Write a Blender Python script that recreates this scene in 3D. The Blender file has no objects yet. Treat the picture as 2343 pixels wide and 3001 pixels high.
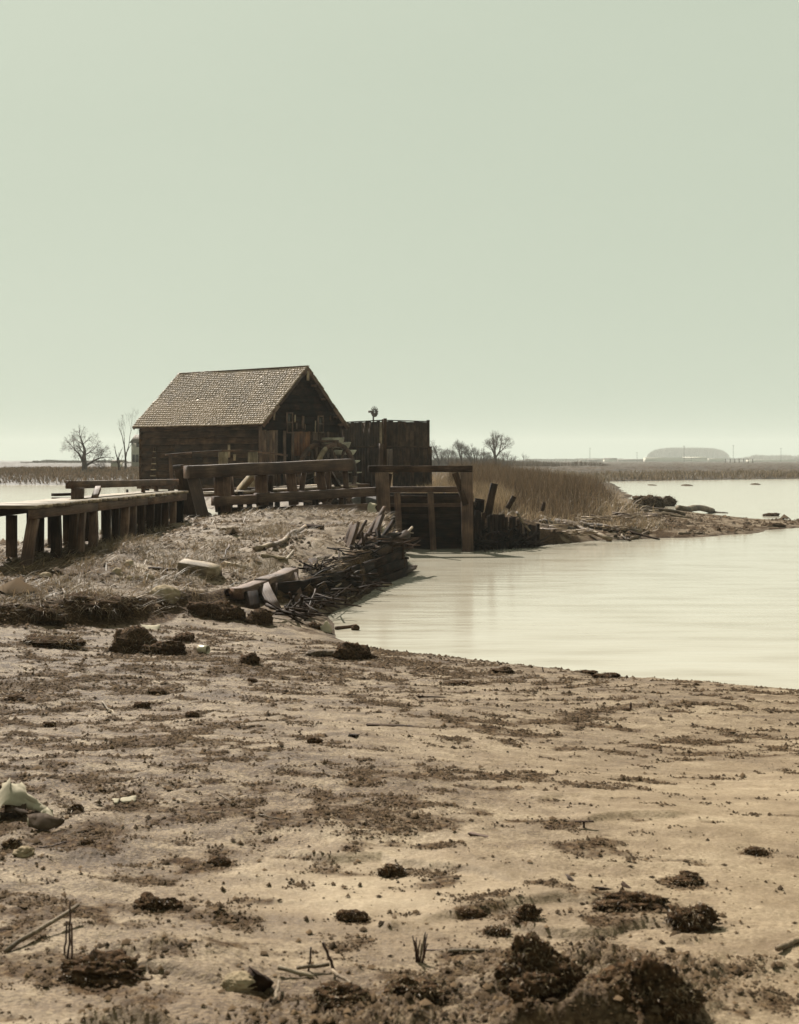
import bpy, math, random
import numpy as np
from mathutils import Vector, Matrix

rnd = random.Random(7)
nrg = np.random.default_rng(11)
scene = bpy.context.scene
COL = scene.collection

# ------------------------------------------------------------------ camera
CAMH, FPX, CU, HV = 2.4, 3514.0, 1171.5, 1348.0     # eye height above the water, focal length in photo pixels, optical axis column, horizon row
cam_d = bpy.data.cameras.new("camera"); cam = bpy.data.objects.new("camera", cam_d); COL.objects.link(cam)
cam.location = (0, 0, CAMH); cam.rotation_euler = (math.radians(90), 0, 0)
cam_d.sensor_fit = 'HORIZONTAL'; cam_d.sensor_width = 36.0; cam_d.lens = 36.0 * FPX / 2343.0
cam_d.shift_y = -(1500.5 - HV) / 2343.0 * (2343 / 2343)
cam_d.clip_start = 0.1; cam_d.clip_end = 6000
cam_d.dof.use_dof = True; cam_d.dof.focus_distance = 17.0; cam_d.dof.aperture_fstop = 7.0
scene.camera = cam

# ------------------------------------------------------------------ world and sun
SUN_AZ_X, SUN_AZ_Y, SUN_EL = -0.50, 0.866, math.radians(44)
world = bpy.data.worlds.new("World"); scene.world = world; world.use_nodes = True
wn, wl = world.node_tree.nodes, world.node_tree.links
wn.clear()
sky = wn.new('ShaderNodeTexSky'); sky.sky_type = 'NISHITA'; sky.sun_disc = False
sky.sun_elevation = SUN_EL; sky.sun_rotation = math.atan2(SUN_AZ_X, SUN_AZ_Y)
sky.dust_density = 3.0; sky.air_density = 1.0
tobw = wn.new('ShaderNodeRGBToBW')
mr = wn.new('ShaderNodeMapRange'); mr.inputs['From Min'].default_value = 1.0; mr.inputs['From Max'].default_value = 12.0
mr.clamp = True
mixc = wn.new('ShaderNodeMix'); mixc.data_type = 'RGBA'
mixc.inputs[6].default_value = (4.75, 5.33, 4.28, 1); mixc.inputs[7].default_value = (5.5, 6.0, 4.9, 1)
tcw = wn.new('ShaderNodeTexCoord'); mpw = wn.new('ShaderNodeMapping'); mpw.inputs['Scale'].default_value = (1.2, 1.2, 5.0)
nzw = wn.new('ShaderNodeTexNoise'); nzw.inputs['Scale'].default_value = 1.6; nzw.inputs['Detail'].default_value = 5
adw = wn.new('ShaderNodeMath'); adw.operation = 'MULTIPLY_ADD'; adw.inputs[1].default_value = .5; adw.use_clamp = True
wl.new(tcw.outputs['Generated'], mpw.inputs[0]); wl.new(mpw.outputs[0], nzw.inputs[0]); wl.new(nzw.outputs[0], adw.inputs[0])
bg = wn.new('ShaderNodeBackground'); bg.inputs['Strength'].default_value = 0.05
wo = wn.new('ShaderNodeOutputWorld')
wl.new(sky.outputs[0], tobw.inputs[0]); wl.new(tobw.outputs[0], mr.inputs['Value'])
sbw = wn.new('ShaderNodeMath'); sbw.operation = 'SUBTRACT'; sbw.inputs[1].default_value = .22; wl.new(mr.outputs[0], sbw.inputs[0]); wl.new(sbw.outputs[0], adw.inputs[2]); wl.new(adw.outputs[0], mixc.inputs[0]); wl.new(mixc.outputs[2], bg.inputs[0]); wl.new(bg.outputs[0], wo.inputs[0])

sun_d = bpy.data.lights.new("sun", 'SUN'); sun_d.energy = 5.0; sun_d.angle = math.radians(0.53); sun_d.color = (1.0, 0.955, 0.87)
sun = bpy.data.objects.new("sun", sun_d); COL.objects.link(sun)
ce = math.cos(SUN_EL); hl = math.hypot(SUN_AZ_X, SUN_AZ_Y)
SUNV = Vector((SUN_AZ_X / hl * ce, SUN_AZ_Y / hl * ce, math.sin(SUN_EL)))
sun.rotation_euler = SUNV.to_track_quat('Z', 'Y').to_euler(); sun.location = (0, 0, 30)

scene.view_settings.view_transform = 'Standard'; scene.view_settings.look = 'None'
scene.view_settings.exposure = 1.15; scene.view_settings.gamma = 1.0; scene.view_settings.use_curve_mapping = False
scene.render.engine = 'CYCLES'
scene.cycles.max_bounces = 6; scene.cycles.volume_bounces = 0

# ------------------------------------------------------------------ helpers: noise
def _hash(ix, iy, seed):
    h = (ix.astype(np.int64) * 374761393 + iy.astype(np.int64) * 668265263 + seed * 1442695041) & 0xffffffff
    h = ((h ^ (h >> 13)) * 1274126177) & 0xffffffff
    h = (h ^ (h >> 16)) & 0xffffffff
    return h.astype(np.float64) / 4294967295.0
def vnoise(x, y, seed=0):
    ix, iy = np.floor(x), np.floor(y); fx, fy = x - ix, y - iy
    fx = fx * fx * (3 - 2 * fx); fy = fy * fy * (3 - 2 * fy)
    a, b = _hash(ix, iy, seed), _hash(ix + 1, iy, seed)
    c, d = _hash(ix, iy + 1, seed), _hash(ix + 1, iy + 1, seed)
    return (a + (b - a) * fx) * (1 - fy) + (c + (d - c) * fx) * fy
def fbm(x, y, oct=4, seed=0, gain=0.5):
    s = 0; a = 1; t = 0
    for i in range(oct):
        s = s + a * vnoise(x * 2 ** i + 17.3 * i, y * 2 ** i - 9.1 * i, seed + i); t += a; a *= gain
    return s / t
def sstep(a, b, x):
    t = np.clip((x - a) / (b - a), 0, 1); return t * t * (3 - 2 * t)

# ------------------------------------------------------------------ terrain description (metres; water level is z = 0)
BAY = np.array([(4.12,12.36),(3.05,12.93),(2.36,13.2),(1.9,13.75),(1.32,14.1),(0.7,14.6),(.12,14.9),(-.53,15.4),(-.85,16.2),(-.93,17.1),(-1.12,18.4),(-.72,20.3),(-.42,22.6),
    (.0,24.7),(.2,25.7),(-.15,27.2),(.07,28.9),(-.28,31.6),(-.3,32.0),(1.95,32.0),(2.1,31.9),(2.7,32.3),(3.56,33),(4.4,34.3),(5.2,34.8),(6.0,35.8),(6.9,35.9),(8.1,36.8),(9.3,37.1),
    (10.4,38.4),(11.4,38.9),(12.6,41.0),(14.8,43.0),(17.8,44.9),(16.2,46.9),(14.4,48.5),(14,50.5),(13.3,53),(13.1,55.5),(12.8,60),(13.2,63.9),(14,72),(16,82.7),(18,98),(21,117),(22,132),
    (34,142),(51,153),(80,162),(120,175),(400,260),(400,2),(30,8.2),(20,9.2),(8,11.4)], float)
POND = np.array([(-7.0,22.6),(-5.9,24.0),(-5.4,27.5),(-4.6,30.6),(-1.2,31.2),(-.35,33.2),(1.95,33.2),(2.2,36),(.8,39),(-.5,45),(-1.2,49),(-4,51.5),(-8.5,57),(-14,70),(-17,90),(-19,112),
    (-40,117),(-90,116),(-90,25),(-20,22.4),(-10,22.4)], float)
BANK = np.array([(-3.15,15.7),(-3.0,16.5),(-2.4,17.2),(-1.3,18.75),(-.85,20.4),(-.42,22.7),(-.1,24.9),(.08,25.8),(-.05,27.2),(-.1,29),(-.45,31.6),(-1.2,31.1),(-4.6,30.6),(-5.4,27.5),(-5.9,24),(-7,22.6),
    (-20,22.4),(-40,22),(-40,15),(-12,14.4),(-6,14.15),(-4.6,14.3),(-4.1,14.9),(-3.6,15.2)], float)
def seg_dist(x, y, poly, closed=True):
    d = np.full(x.shape, 1e9); n = len(poly)
    for i in range(n if closed else n - 1):
        ax, ay = poly[i]; bx, by = poly[(i + 1) % n]
        dx, dy = bx - ax, by - ay; L = dx * dx + dy * dy
        t = np.clip(((x - ax) * dx + (y - ay) * dy) / L, 0, 1)
        d = np.minimum(d, (x - ax - t * dx) ** 2 + (y - ay - t * dy) ** 2)
    return np.sqrt(d)
def inside(x, y, poly):
    c = np.zeros(x.shape, bool); n = len(poly)
    for i in range(n):
        ax, ay = poly[i]; bx, by = poly[(i + 1) % n]
        if ay == by: continue
        cond = ((ay > y) != (by > y)) & (x < (bx - ax) * (y - ay) / (by - ay) + ax)
        c ^= cond
    return c
def sdist(x, y, poly):
    d = seg_dist(x, y, poly); return np.where(inside(x, y, poly), -d, d)
# control points x, y, plateau height, shore slope
CTRL = np.array([
    (0,1,.86,.09),(0,5,.82,.09),(-3,5,.84,.09),(3,5,.80,.08),(-6,8,.84,.09),(-3,10,.70,.09),(2,9,.6,.07),(0,12,.5,.09),(-2,14,.42,.12),(5,9,.5,.07),
    (2.5,33,1.0,3.0),(3.3,33.6,.95,2.2),(4.3,35.0,.55,.5),(5.6,36.8,.45,.15),(7,38.5,.5,.13),(9,40,.36,.10),(12,44,.2,.05),(14,46,.12,.05),(3,38,1.05,.5),
    (6,44,1.05,.22),(9,48,.9,.15),(11.5,54,.4,.10),(12,60,.5,.1),(13,75,.8,.1),(2,50,1.2,.5),(0,60,1.4,.5),(10,100,1.2,.15),(-5,60,1.3,.5),(0,42,1.15,1.0),
    (20,200,1.2,.2),(100,300,.95,.03),(60,170,.55,.05),(30,145,.5,.08),(150,220,.6,.03),(-20,140,1.35,.1),(-40,200,1.5,.1),(-30,125,1.1,.2),(300,800,.9,.05),(0,800,1.3,.1),(-300,500,1.5,.1),(-12,90,1.2,.3)], float)
BCTRL = np.array([  # plateau of the left bank
    (-2.5,17.4,.50),(-1.5,19.0,.52),(-1.0,20.6,.60),(-.6,22.8,.68),(-.1,24.8,.72),(-3.2,18.4,.72),(-2.6,20.3,.86),(-1.9,22.5,.95),(-1.4,24.8,1.0),(-.6,26.8,1.02),(-.6,29.5,1.05),
    (-3.2,16.2,.52),(-4.2,15.6,.64),(-5.5,15.8,.72),(-4.6,18,.82),(-6.0,18.5,.82),(-4.3,21,.98),(-5.8,21.5,.88),(-3.2,24,1.14),(-4.6,25,1.02),(-2.8,27.5,1.22),(-1.6,28,1.18),(-4.6,29,1.0),(-2.5,30.5,1.02),(-10,18,.82),(-20,18,.82),(-9,21.5,.8)], float)
def idw(x, y, C, k, rel=True):
    num = 0; den = 0
    for c in C:
        sc = (0.12 * c[1] + 0.8) if rel else 1.0
        d2 = ((x - c[0]) ** 2 + (y - c[1]) ** 2) / sc ** 2
        w = 1.0 / (d2 ** 1.5 + .03); num = num + w * c[k]; den = den + w
    return num / den
def ground_at(u, v, z):
    Y = (CAMH - z) * FPX / (v - HV); return ((u - CU) / FPX * Y, Y)
# small drying ledges across the mud: polyline in photo pixels (far side stands higher), height, run-out
LEDGES = []
for pts, h, run in [([(1190,2615),(1330,2590),(1480,2565),(1640,2548),(1760,2560),(1860,2590)], .035, .5),
                    ([(800,2400),(960,2440),(1120,2420),(1260,2450),(1420,2468),(1560,2520)], .03, .5),
                    ([(1400,2650),(1500,2625),(1620,2640),(1750,2655),(1900,2625),(2100,2660)], .035, .4),
                    ([(1650,2330),(1800,2300),(1950,2285),(2060,2270)], .03, .6),
                    ([(1500,2255),(1700,2235),(1850,2250)], .02, .5),
                    ([(930,2560),(1000,2540),(1060,2525)], .03, .15),
                    ([(250,2830),(420,2800),(600,2830),(760,2860)], .03, .5)]:
    LEDGES.append((np.array([ground_at(u, v, .72) for u, v in pts]), h, run))
# mounds (positive) and hollows (negative) of broken turf: photo pixel, half-widths in metres, height
MOUNDS = [(*ground_at(u, v, .8), wx, wy, h) for u, v, wx, wy, h in [
    (1620,2960,.17,.14,.13),(1610,2850,.10,.10,.13),(1900,2930,.17,.20,.14),(1780,3000,.2,.12,.09),(1560,3010,.05,.05,-.10),(1640,2960,.045,.05,-.12),(1830,2900,.04,.04,-.06),
    (1260,2930,.28,.16,.05),(1050,2900,.22,.14,.035),(880,2880,.2,.12,.03),(330,2900,.16,.06,.05),(300,2925,.12,.05,-.02),(1100,2985,.3,.1,.03),
    (1380,2700,.10,.06,.03),(1545,2705,.10,.07,.045),(1700,2690,.2,.06,.035),(1880,2680,.25,.08,.05),(2030,2730,.12,.08,.04),(1460,2750,.12,.06,.03),(1270,2810,.2,.12,.035),(1900,2780,.3,.2,.05),
    (460,2665,.14,.07,.035),(640,2540,.1,.05,.02),(2010,2600,.13,.05,.02),(1155,2560,.07,.04,.02),(1035,2700,.08,.04,.02),(2250,2700,.15,.08,.03),(750,2710,.15,.06,.02),(1250,2790,.1,.1,.02)]]
def mound_sum(x, y):
    m = np.zeros(np.shape(x)); sel = np.abs(y) < 7
    for mx, my, wx, wy, h in MOUNDS:
        dx = (x - mx) / wx + (fbm(x * 9, y * 9, 2, 101) - .5) * 1.1; dy = (y - my) / wy + (fbm(x * 9 + 7, y * 9, 2, 103) - .5) * 1.1
        m = m + 1.1 * h * np.exp(-(dx * dx + dy * dy) ** 1.05) * sel
    return m
# roughness of the surface, photo pixels -> amount
ROUGH = np.array([(*ground_at(u, v, .7 if v > 2100 else .45), r) for u, v, r in [
    (200,2000,.8),(600,1980,.8),(1000,2050,.6),(1400,2100,.5),(1900,2120,.35),(2250,2200,.2),(300,2250,.8),(800,2250,.8),(1200,2280,.75),(1500,2300,.35),(1900,2300,.15),
    (200,2500,.7),(520,2480,.6),(700,2400,.8),(820,2560,.10),(1050,2520,.03),(1300,2550,.03),(1250,2480,.05),(1500,2430,.8),(1800,2420,.45),(2100,2420,.25),(2250,2560,.12),(1500,2600,.05),(1750,2590,.1),(1960,2600,.5),(950,2680,.12),(1250,2660,.15),
    (300,2650,.7),(600,2700,.55),(1500,2720,.7),(1800,2700,.8),(2050,2650,.3),(2200,2750,.4),(300,2850,.8),(120,2950,.25),(500,2960,.3),(800,2850,.8),(1050,2900,1.),(1350,2850,1.),(1700,2900,1.),(2000,2900,.6),(2200,2900,.15),(2150,2980,.1)]])
def rough(x, y):
    r = idw(x, y, ROUGH, 2)
    far = sstep(13, 15, y) ; bank = 0.62
    return r * (1 - far) + bank * far
def height(x, y):
    x = np.asarray(x, float); y = np.asarray(y, float)
    wob = (fbm(x * .9, y * .9, 3, 5) - .5) * .5
    near_str = (np.abs(x - .8) < 1.7) & (np.abs(y - 32) < 1.5)
    wob = np.where(near_str, 0, wob)
    sb = sdist(x, y, BAY); sp = sdist(x, y, POND)
    sd = np.minimum(sb, sp)
    sdw = sd + wob * np.clip(np.abs(y) * .02, .15, 3.0)
    base = idw(x, y, CTRL, 2); slope = idw(x, y, CTRL, 3)
    zf = np.where(sdw > 0, base * (1 - np.exp(-np.maximum(sdw, 0) * slope / np.maximum(base, .05) * 1.25)), np.maximum(sdw * .35, -.5))
    zb = idw(x, y, BCTRL, 2, False)
    bd = -sdist(x, y, BANK) + (fbm(x * 2.3, y * 2.3, 3, 9) - .5) * .3
    t = sstep(-.03, .26, bd)
    z = zf * (1 - t) + zb * t
    race = (x > -.38) & (x < 2.02) & (y > 31.5) & (y < 34)
    z = np.where(race, -.5, z)
    # wave of relief
    R = rough(x, y)
    near = 1 - sstep(28, 60, y)
    land = sstep(-.1, .5, sd)
    z = z + land * (fbm(x * .55, y * .55, 3, 21) - .5) * (.10 + .05 * t) * near * (0.35 + R * .7)
    lump = np.clip(fbm(x * 3.2, y * 3.2, 4, 31) - .47, 0, 1)
    z = z + land * lump * (.10 + .10 * t) * R * near
    z = z + land * (fbm(x * 14, y * 14, 3, 41) - .5) * .035 * (R ** 1.3) * near * (1 - sstep(12, 30, y) * .3)
    z = z + (fbm(x * 60, y * 60, 2, 51) - .5) * .010 * R * (1 - sstep(6, 10, y))
    z = z + (fbm(x * 6, y * 14, 3, 61) - .5) * .012 * near * land
    for pl, h, run in LEDGES:
        m = (y < 11)
        if np.any(m):
            d = seg_dist(x, y, pl, False)
            wv = (fbm(x * 5, y * 5, 3, 71) - .5) * .12
            # far side: above the local polyline y
            py = np.interp(x, pl[:, 0], pl[:, 1]) + wv
            ends = sstep(pl[0, 0] - .05, pl[0, 0] + .25, x) * (1 - sstep(pl[-1, 0] - .25, pl[-1, 0] + .05, x))
            s = y - py
            z = z + h * ends * sstep(0, .05, s) * np.exp(-np.maximum(s, 0) / run) * (y < 11)
    if np.any(y < 7):
        ms = mound_sum(x, y); am = np.clip(np.abs(ms) * 14, 0, 1)
        z = z + ms + am * ((fbm(x * 22, y * 22, 4, 111, .6) - .5) * .07 + (np.abs(fbm(x * 45, y * 45, 3, 113) - .5)) * -.05)
    z = np.where(race, -.5, z)
    # rise of distant mudflat irregularities
    farm = sstep(60, 140, y) * land
    z = z + farm * (fbm(x * .12, y * .12, 3, 81) - .5) * .5
    return z
def H1(x, y): return float(height(np.array([x]), np.array([y]))[0])
_YS = np.geomspace(2.6, 260, 2600)
def G(u, v):
    """the ground point seen at photo pixel u, v"""
    X = (u - CU) / FPX * _YS; Z = CAMH + (HV - v) / FPX * _YS
    hz = np.maximum(height(X, _YS), 0.0)
    below = np.nonzero(Z <= hz)[0]
    i = below[0] if len(below) else len(_YS) - 1
    return Vector((X[i], _YS[i], hz[i]))
def P(u, v, Y): return Vector(((u - CU) / FPX * Y, Y, CAMH + (HV - v) / FPX * Y))

# ------------------------------------------------------------------ helpers: meshes and objects
def mesh_np(name, V, F, mat=None, smooth=False, attr=None):
    """F: list of (n,k) index arrays, any k"""
    V = np.asarray(V, np.float32)
    if not isinstance(F, list): F = [F]
    F = [np.asarray(f, np.int32) for f in F if len(f)]
    me = bpy.data.meshes.new(name)
    me.vertices.add(len(V)); me.vertices.foreach_set('co', V.ravel())
    nl = sum(f.size for f in F); npoly = sum(len(f) for f in F)
    me.loops.add(nl); me.loops.foreach_set('vertex_index', np.concatenate([f.ravel() for f in F]))
    tot = np.concatenate([np.full(len(f), f.shape[1], np.int32) for f in F])
    st = np.concatenate([[0], np.cumsum(tot)[:-1]]).astype(np.int32)
    me.polygons.add(npoly); me.polygons.foreach_set('loop_start', st); me.polygons.foreach_set('loop_total', tot)
    if smooth: me.polygons.foreach_set('use_smooth', np.ones(npoly, bool))
    me.update(calc_edges=True)
    if attr:
        for k, a in attr.items():
            at = me.attributes.new(k, 'FLOAT', 'POINT'); at.data.foreach_set('value', np.asarray(a, np.float32))
    if mat: me.materials.append(mat)
    return me
def link(name, me, parent=None, M=None):
    o = bpy.data.objects.new(name, me); COL.objects.link(o)
    if parent is not None:
        o.parent = parent; rootm = ROOTM[parent.name]
        o.matrix_basis = rootm.inverted() @ (M if M is not None else rootm)
        ROOTM[o.name] = M if M is not None else rootm
    else:
        if M is not None: o.matrix_basis = M
        ROOTM[o.name] = M if M is not None else Matrix.Identity(4)
    return o
ROOTM = {}
def tag(o, label=None, cat=None, group=None, kind=None):
    if label: o['label'] = label
    if cat: o['category'] = cat
    if group: o['group'] = group
    if kind: o['kind'] = kind
    return o
def thing(name, loc, label, cat, group=None):
    o = link(name, None, None, Matrix.Translation(Vector(loc))); o.empty_display_size = .2
    return tag(o, label, cat, group)
def dirmat(p1, p2, roll=0.0, up=Vector((0, 0, 1))):
    x = (p2 - p1).normalized()
    if abs(x.dot(up)) > .98: up = Vector((0, 1, 0))
    y = up.cross(x).normalized(); z = x.cross(y)
    M = Matrix((x, y, z)).transposed().to_4x4()
    M = M @ Matrix.Rotation(roll, 4, 'X'); M.translation = p1
    return M
def box_mesh(name, L, w, h, mat, bev=.06, seg=3, jit=.02, seed=None, sag=0.0, ragged=0.0):
    """weathered timber along +X from the origin, w across (Y), h tall (Z), softened edges"""
    r = random.Random(seed if seed is not None else rnd.random())
    b = bev * min(w, h); V = []
    cs = [(-w/2+b, -h/2), (w/2-b, -h/2), (w/2, -h/2+b), (w/2, h/2-b), (w/2-b, h/2), (-w/2+b, h/2), (-w/2, h/2-b), (-w/2, -h/2+b)]
    for i in range(seg + 1):
        t = i / seg; dy = r.uniform(-1, 1) * jit * w; dz = r.uniform(-1, 1) * jit * h - sag * 4 * t * (1 - t)
        k = 1 + r.uniform(-1, 1) * jit
        for c in cs:
            dx = r.uniform(-ragged, ragged) if i in (0, seg) else 0
            V.append((t * L + dx, c[0] * k + dy, c[1] * k + dz))
    F4 = []
    for i in range(seg):
        for j in range(8):
            a = i * 8 + j; bb = i * 8 + (j + 1) % 8; F4.append((a, bb, bb + 8, a + 8))
    F8 = [tuple(range(7, -1, -1)), tuple(range(seg * 8, seg * 8 + 8))]
    return mesh_np(name, V, [np.array(F4), np.array(F8)], mat)
def beam(name, p1, p2, w, h, mat, parent=None, roll=0.0, up=Vector((0, 0, 1)), **k):
    p1, p2 = Vector(p1), Vector(p2)
    me = box_mesh(name, (p2 - p1).length, w, h, mat, **k)
    return link(name, me, parent, dirmat(p1, p2, roll, up))
def tube_np(pts, rad, sides=7, seed=0, bump=.08):
    r = np.random.default_rng(seed); pts = np.asarray(pts, float); n = len(pts)
    V = []; T = np.gradient(pts, axis=0); T /= np.linalg.norm(T, axis=1)[:, None] + 1e-9
    up = np.array([0, 0, 1.0]) if abs(T[0][2]) < .9 else np.array([1.0, 0, 0])
    lob = 1 + bump * r.normal(size=sides)
    for i in range(n):
        a = np.cross(up, T[i]); a /= np.linalg.norm(a) + 1e-9; b = np.cross(T[i], a)
        ang = np.arange(sides) / sides * 2 * np.pi
        rr = rad[i] * lob * (1 + bump * .7 * r.normal(size=sides))
        V.append(pts[i] + np.outer(rr * np.cos(ang), a) + np.outer(rr * np.sin(ang), b))
    V = np.concatenate(V); F = []
    for i in range(n - 1):
        for j in range(sides):
            a0 = i * sides + j; b0 = i * sides + (j + 1) % sides; F.append((a0, b0, b0 + sides, a0 + sides))
    caps = np.array([list(range(sides - 1, -1, -1)), [(n - 1) * sides + j for j in range(sides)]])
    return V, np.array(F), caps
def log_obj(name, pts, r0, r1, mat, parent=None, sides=7, seed=None, bump=.08, extra=None):
    """log or branch along world points; extra: side branches [(pts, r0, r1)] in the same body"""
    seed = rnd.randrange(10 ** 6) if seed is None else seed
    pts = [Vector(p) for p in pts]; o0 = pts[0].copy()
    VV, QQ, CC = [], [], []; off = 0
    for (pp, a, b) in [(pts, r0, r1)] + (extra or []):
        pp = [Vector(q) for q in pp]; arr = np.array([tuple(q - o0) for q in pp]); n = max(len(pp) * 3, 5)
        # resample with slight crookedness
        t = np.linspace(0, len(pp) - 1, n); res = np.stack([np.interp(t, range(len(pp)), arr[:, k]) for k in range(3)], 1)
        L = np.linalg.norm(arr[-1] - arr[0]); rg = np.random.default_rng(seed + off)
        res[1:-1] += rg.normal(size=(n - 2, 3)) * L * .008
        V, Q, C = tube_np(res, np.linspace(a, b, n), sides, seed + off, bump)
        VV.append(V); QQ.append(Q + off); CC.append(C + off); off += len(V)
    me = mesh_np(name, np.concatenate(VV), [np.concatenate(QQ), np.concatenate(CC)], mat, smooth=True)
    M = Matrix.Translation(o0)
    return link(name, me, parent, M)
def combine(parts):
    VV, FF = [], {}; off = 0
    for V, Fs in parts:
        for F in (Fs if isinstance(Fs, (list, tuple)) else [Fs]):
            F = np.asarray(F); FF.setdefault(F.shape[1], []).append(F + off)
        VV.append(np.asarray(V)); off += len(V)
    return np.concatenate(VV), [np.concatenate(f) for f in FF.values()]
BOXF = np.array([(0,1,2,3),(7,6,5,4),(0,4,5,1),(1,5,6,2),(2,6,7,3),(3,7,4,0)])
def boxes_np(cs, hx, hy, hz):
    """many oriented boxes: centres (n,3) and half-axis vectors (n,3) each"""
    n = len(cs); s = np.array([(-1,-1,-1),(-1,1,-1),(1,1,-1),(1,-1,-1),(-1,-1,1),(-1,1,1),(1,1,1),(1,-1,1)], float)
    V = cs[:, None, :] + s[None, :, 0:1] * hx[:, None, :] + s[None, :, 1:2] * hy[:, None, :] + s[None, :, 2:3] * hz[:, None, :]
    F = BOXF[None] + (np.arange(n) * 8)[:, None, None]
    return V.reshape(-1, 3), F.reshape(-1, 4)

# ------------------------------------------------------------------ materials
def nodes(name):
    m = bpy.data.materials.new(name); m.use_nodes = True
    nt = m.node_tree; b = nt.nodes['Principled BSDF']; return m, nt, b
def ramp(nt, stops):
    r = nt.nodes.new('ShaderNodeValToRGB'); e = r.color_ramp.elements
    while len(e) < len(stops): e.new(.5)
    for el, (p, c) in zip(e, stops): el.position = p; el.color = (*c, 1)
    return r
def wood_mat(name, dark, light, grain=16, rough_=.7, bump=.8, var=.35, spec=.35):
    m, nt, b = nodes(name); L = nt.links.new
    tc = nt.nodes.new('ShaderNodeTexCoord'); oi = nt.nodes.new('ShaderNodeObjectInfo')
    mp = nt.nodes.new('ShaderNodeMapping'); mp.inputs['Scale'].default_value = (.9, grain, grain)
    addv = nt.nodes.new('ShaderNodeVectorMath'); addv.operation = 'ADD'
    sc = nt.nodes.new('ShaderNodeMath'); sc.operation = 'MULTIPLY'; sc.inputs[1].default_value = 37.0
    L(oi.outputs['Random'], sc.inputs[0]); L(tc.outputs['Object'], addv.inputs[0]); L(sc.outputs[0], addv.inputs[1]); L(addv.outputs[0], mp.inputs[0])
    n1 = nt.nodes.new('ShaderNodeTexNoise'); n1.inputs['Scale'].default_value = 2.6; n1.inputs['Detail'].default_value = 8; n1.inputs['Roughness'].default_value = .72
    L(mp.outputs[0], n1.inputs[0])
    n2 = nt.nodes.new('ShaderNodeTexNoise'); n2.inputs['Scale'].default_value = 2.3; n2.inputs['Detail'].default_value = 4
    L(addv.outputs[0], n2.inputs[0])
    mm = nt.nodes.new('ShaderNodeMath'); mm.operation = 'ADD'; L(n1.outputs[0], mm.inputs[0]); L(n2.outputs[0], mm.inputs[1])
    r = ramp(nt, [(.40, tuple(a * .6 for a in dark)), (.47, dark), (.54, tuple((a + c) / 2 * .9 for a, c in zip(dark, light))), (.62, light)])
    h = nt.nodes.new('ShaderNodeMath'); h.operation = 'MULTIPLY'; h.inputs[1].default_value = .5; L(mm.outputs[0], h.inputs[0]); L(h.outputs[0], r.inputs[0])
    hs = nt.nodes.new('ShaderNodeHueSaturation'); mr_ = nt.nodes.new('ShaderNodeMapRange')
    mr_.inputs['To Min'].default_value = 1 - var; mr_.inputs['To Max'].default_value = 1 + var; L(oi.outputs['Random'], mr_.inputs['Value'])
    L(mr_.outputs[0], hs.inputs['Value']); L(r.outputs[0], hs.inputs['Color']); L(hs.outputs[0], b.inputs['Base Color'])
    b.inputs['Roughness'].default_value = rough_; b.inputs['Specular IOR Level'].default_value = spec
    bp = nt.nodes.new('ShaderNodeBump'); bp.inputs['Strength'].default_value = bump; bp.inputs['Distance'].default_value = .02
    L(n1.outputs[0], bp.inputs['Height']); L(bp.outputs[0], b.inputs['Normal'])
    return m
W_GREY = wood_mat('weathered_wood', (0.05733, 0.02683, 0.0145), (0.1474, 0.08273, 0.04904))
W_DARK = wood_mat('tarred_wood', (.021, .0105, .0055), (.066, .036, .020), spec=.08)
W_SUNLIT = wood_mat('sunlit_wood', (.26, .22, .16), (.50, .44, .33))  # paler wood for the wheel paddles, sunlight put into its colour
W_BLACK = wood_mat('wet_rotten_wood', (0.0063, 0.00301, 0.00164), (0.0315, 0.01548, 0.0082), rough_=.85, spec=.08)
W_PALE = wood_mat('bleached_or_sunlit_wood', (.125, .084, .048), (.33, .25, .155))
W_BARK = wood_mat('driftwood', (.060, .034, .018), (.23, .165, .098), grain=7)
W_RUST = wood_mat('reddish_wood', (.08, .028, .009), (.21, .080, .026))
W_TWIG = wood_mat('twig_bark', (0.03276, 0.01431, 0.007675), (0.0819, 0.04025, 0.02345), grain=4, var=.2)
def plain_mat(name, c, rough_=.8, noise=.25, scale=6.0, bump=0.0, spec=.3, attr=None, trans=0.0):
    m, nt, b = nodes(name); L = nt.links.new
    tc = nt.nodes.new('ShaderNodeTexCoord'); n = nt.nodes.new('ShaderNodeTexNoise'); n.inputs['Scale'].default_value = scale; n.inputs['Detail'].default_value = 5
    L(tc.outputs['Object'], n.inputs[0])
    r = ramp(nt, [(.3, tuple(x * (1 - noise) for x in c)), (.7, tuple(min(x * (1 + noise), .95) for x in c))]); L(n.outputs[0], r.inputs[0])
    out = r.outputs[0]
    if attr:
        at = nt.nodes.new('ShaderNodeAttribute'); at.attribute_name = attr
        r2 = ramp(nt, [(0, tuple(x * .35 for x in c)), (.5, c), (1, tuple(min(x * 2.0, .9) for x in c))]); L(at.outputs['Fac'], r2.inputs[0])
        out = r2.outputs[0]
    L(out, b.inputs['Base Color']); b.inputs['Roughness'].default_value = rough_; b.inputs['Specular IOR Level'].default_value = spec
    if bump:
        bp = nt.nodes.new('ShaderNodeBump'); bp.inputs['Strength'].default_value = bump; bp.inputs['Distance'].default_value = .02
        L(n.outputs[0], bp.inputs['Height']); L(bp.outputs[0], b.inputs['Normal'])
    if trans:
        tr = nt.nodes.new('ShaderNodeBsdfTranslucent'); mx = nt.nodes.new('ShaderNodeMixShader'); mx.inputs[0].default_value = trans
        L(out, tr.inputs[0]); L(b.outputs[0], mx.inputs[1]); L(tr.outputs[0], mx.inputs[2]); L(mx.outputs[0], nt.nodes['Material Output'].inputs[0])
    return m
M_PEAT = plain_mat('dark_peat', (.042, .024, .0125), .95, .8, 45, 1.0, spec=.05)
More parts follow.
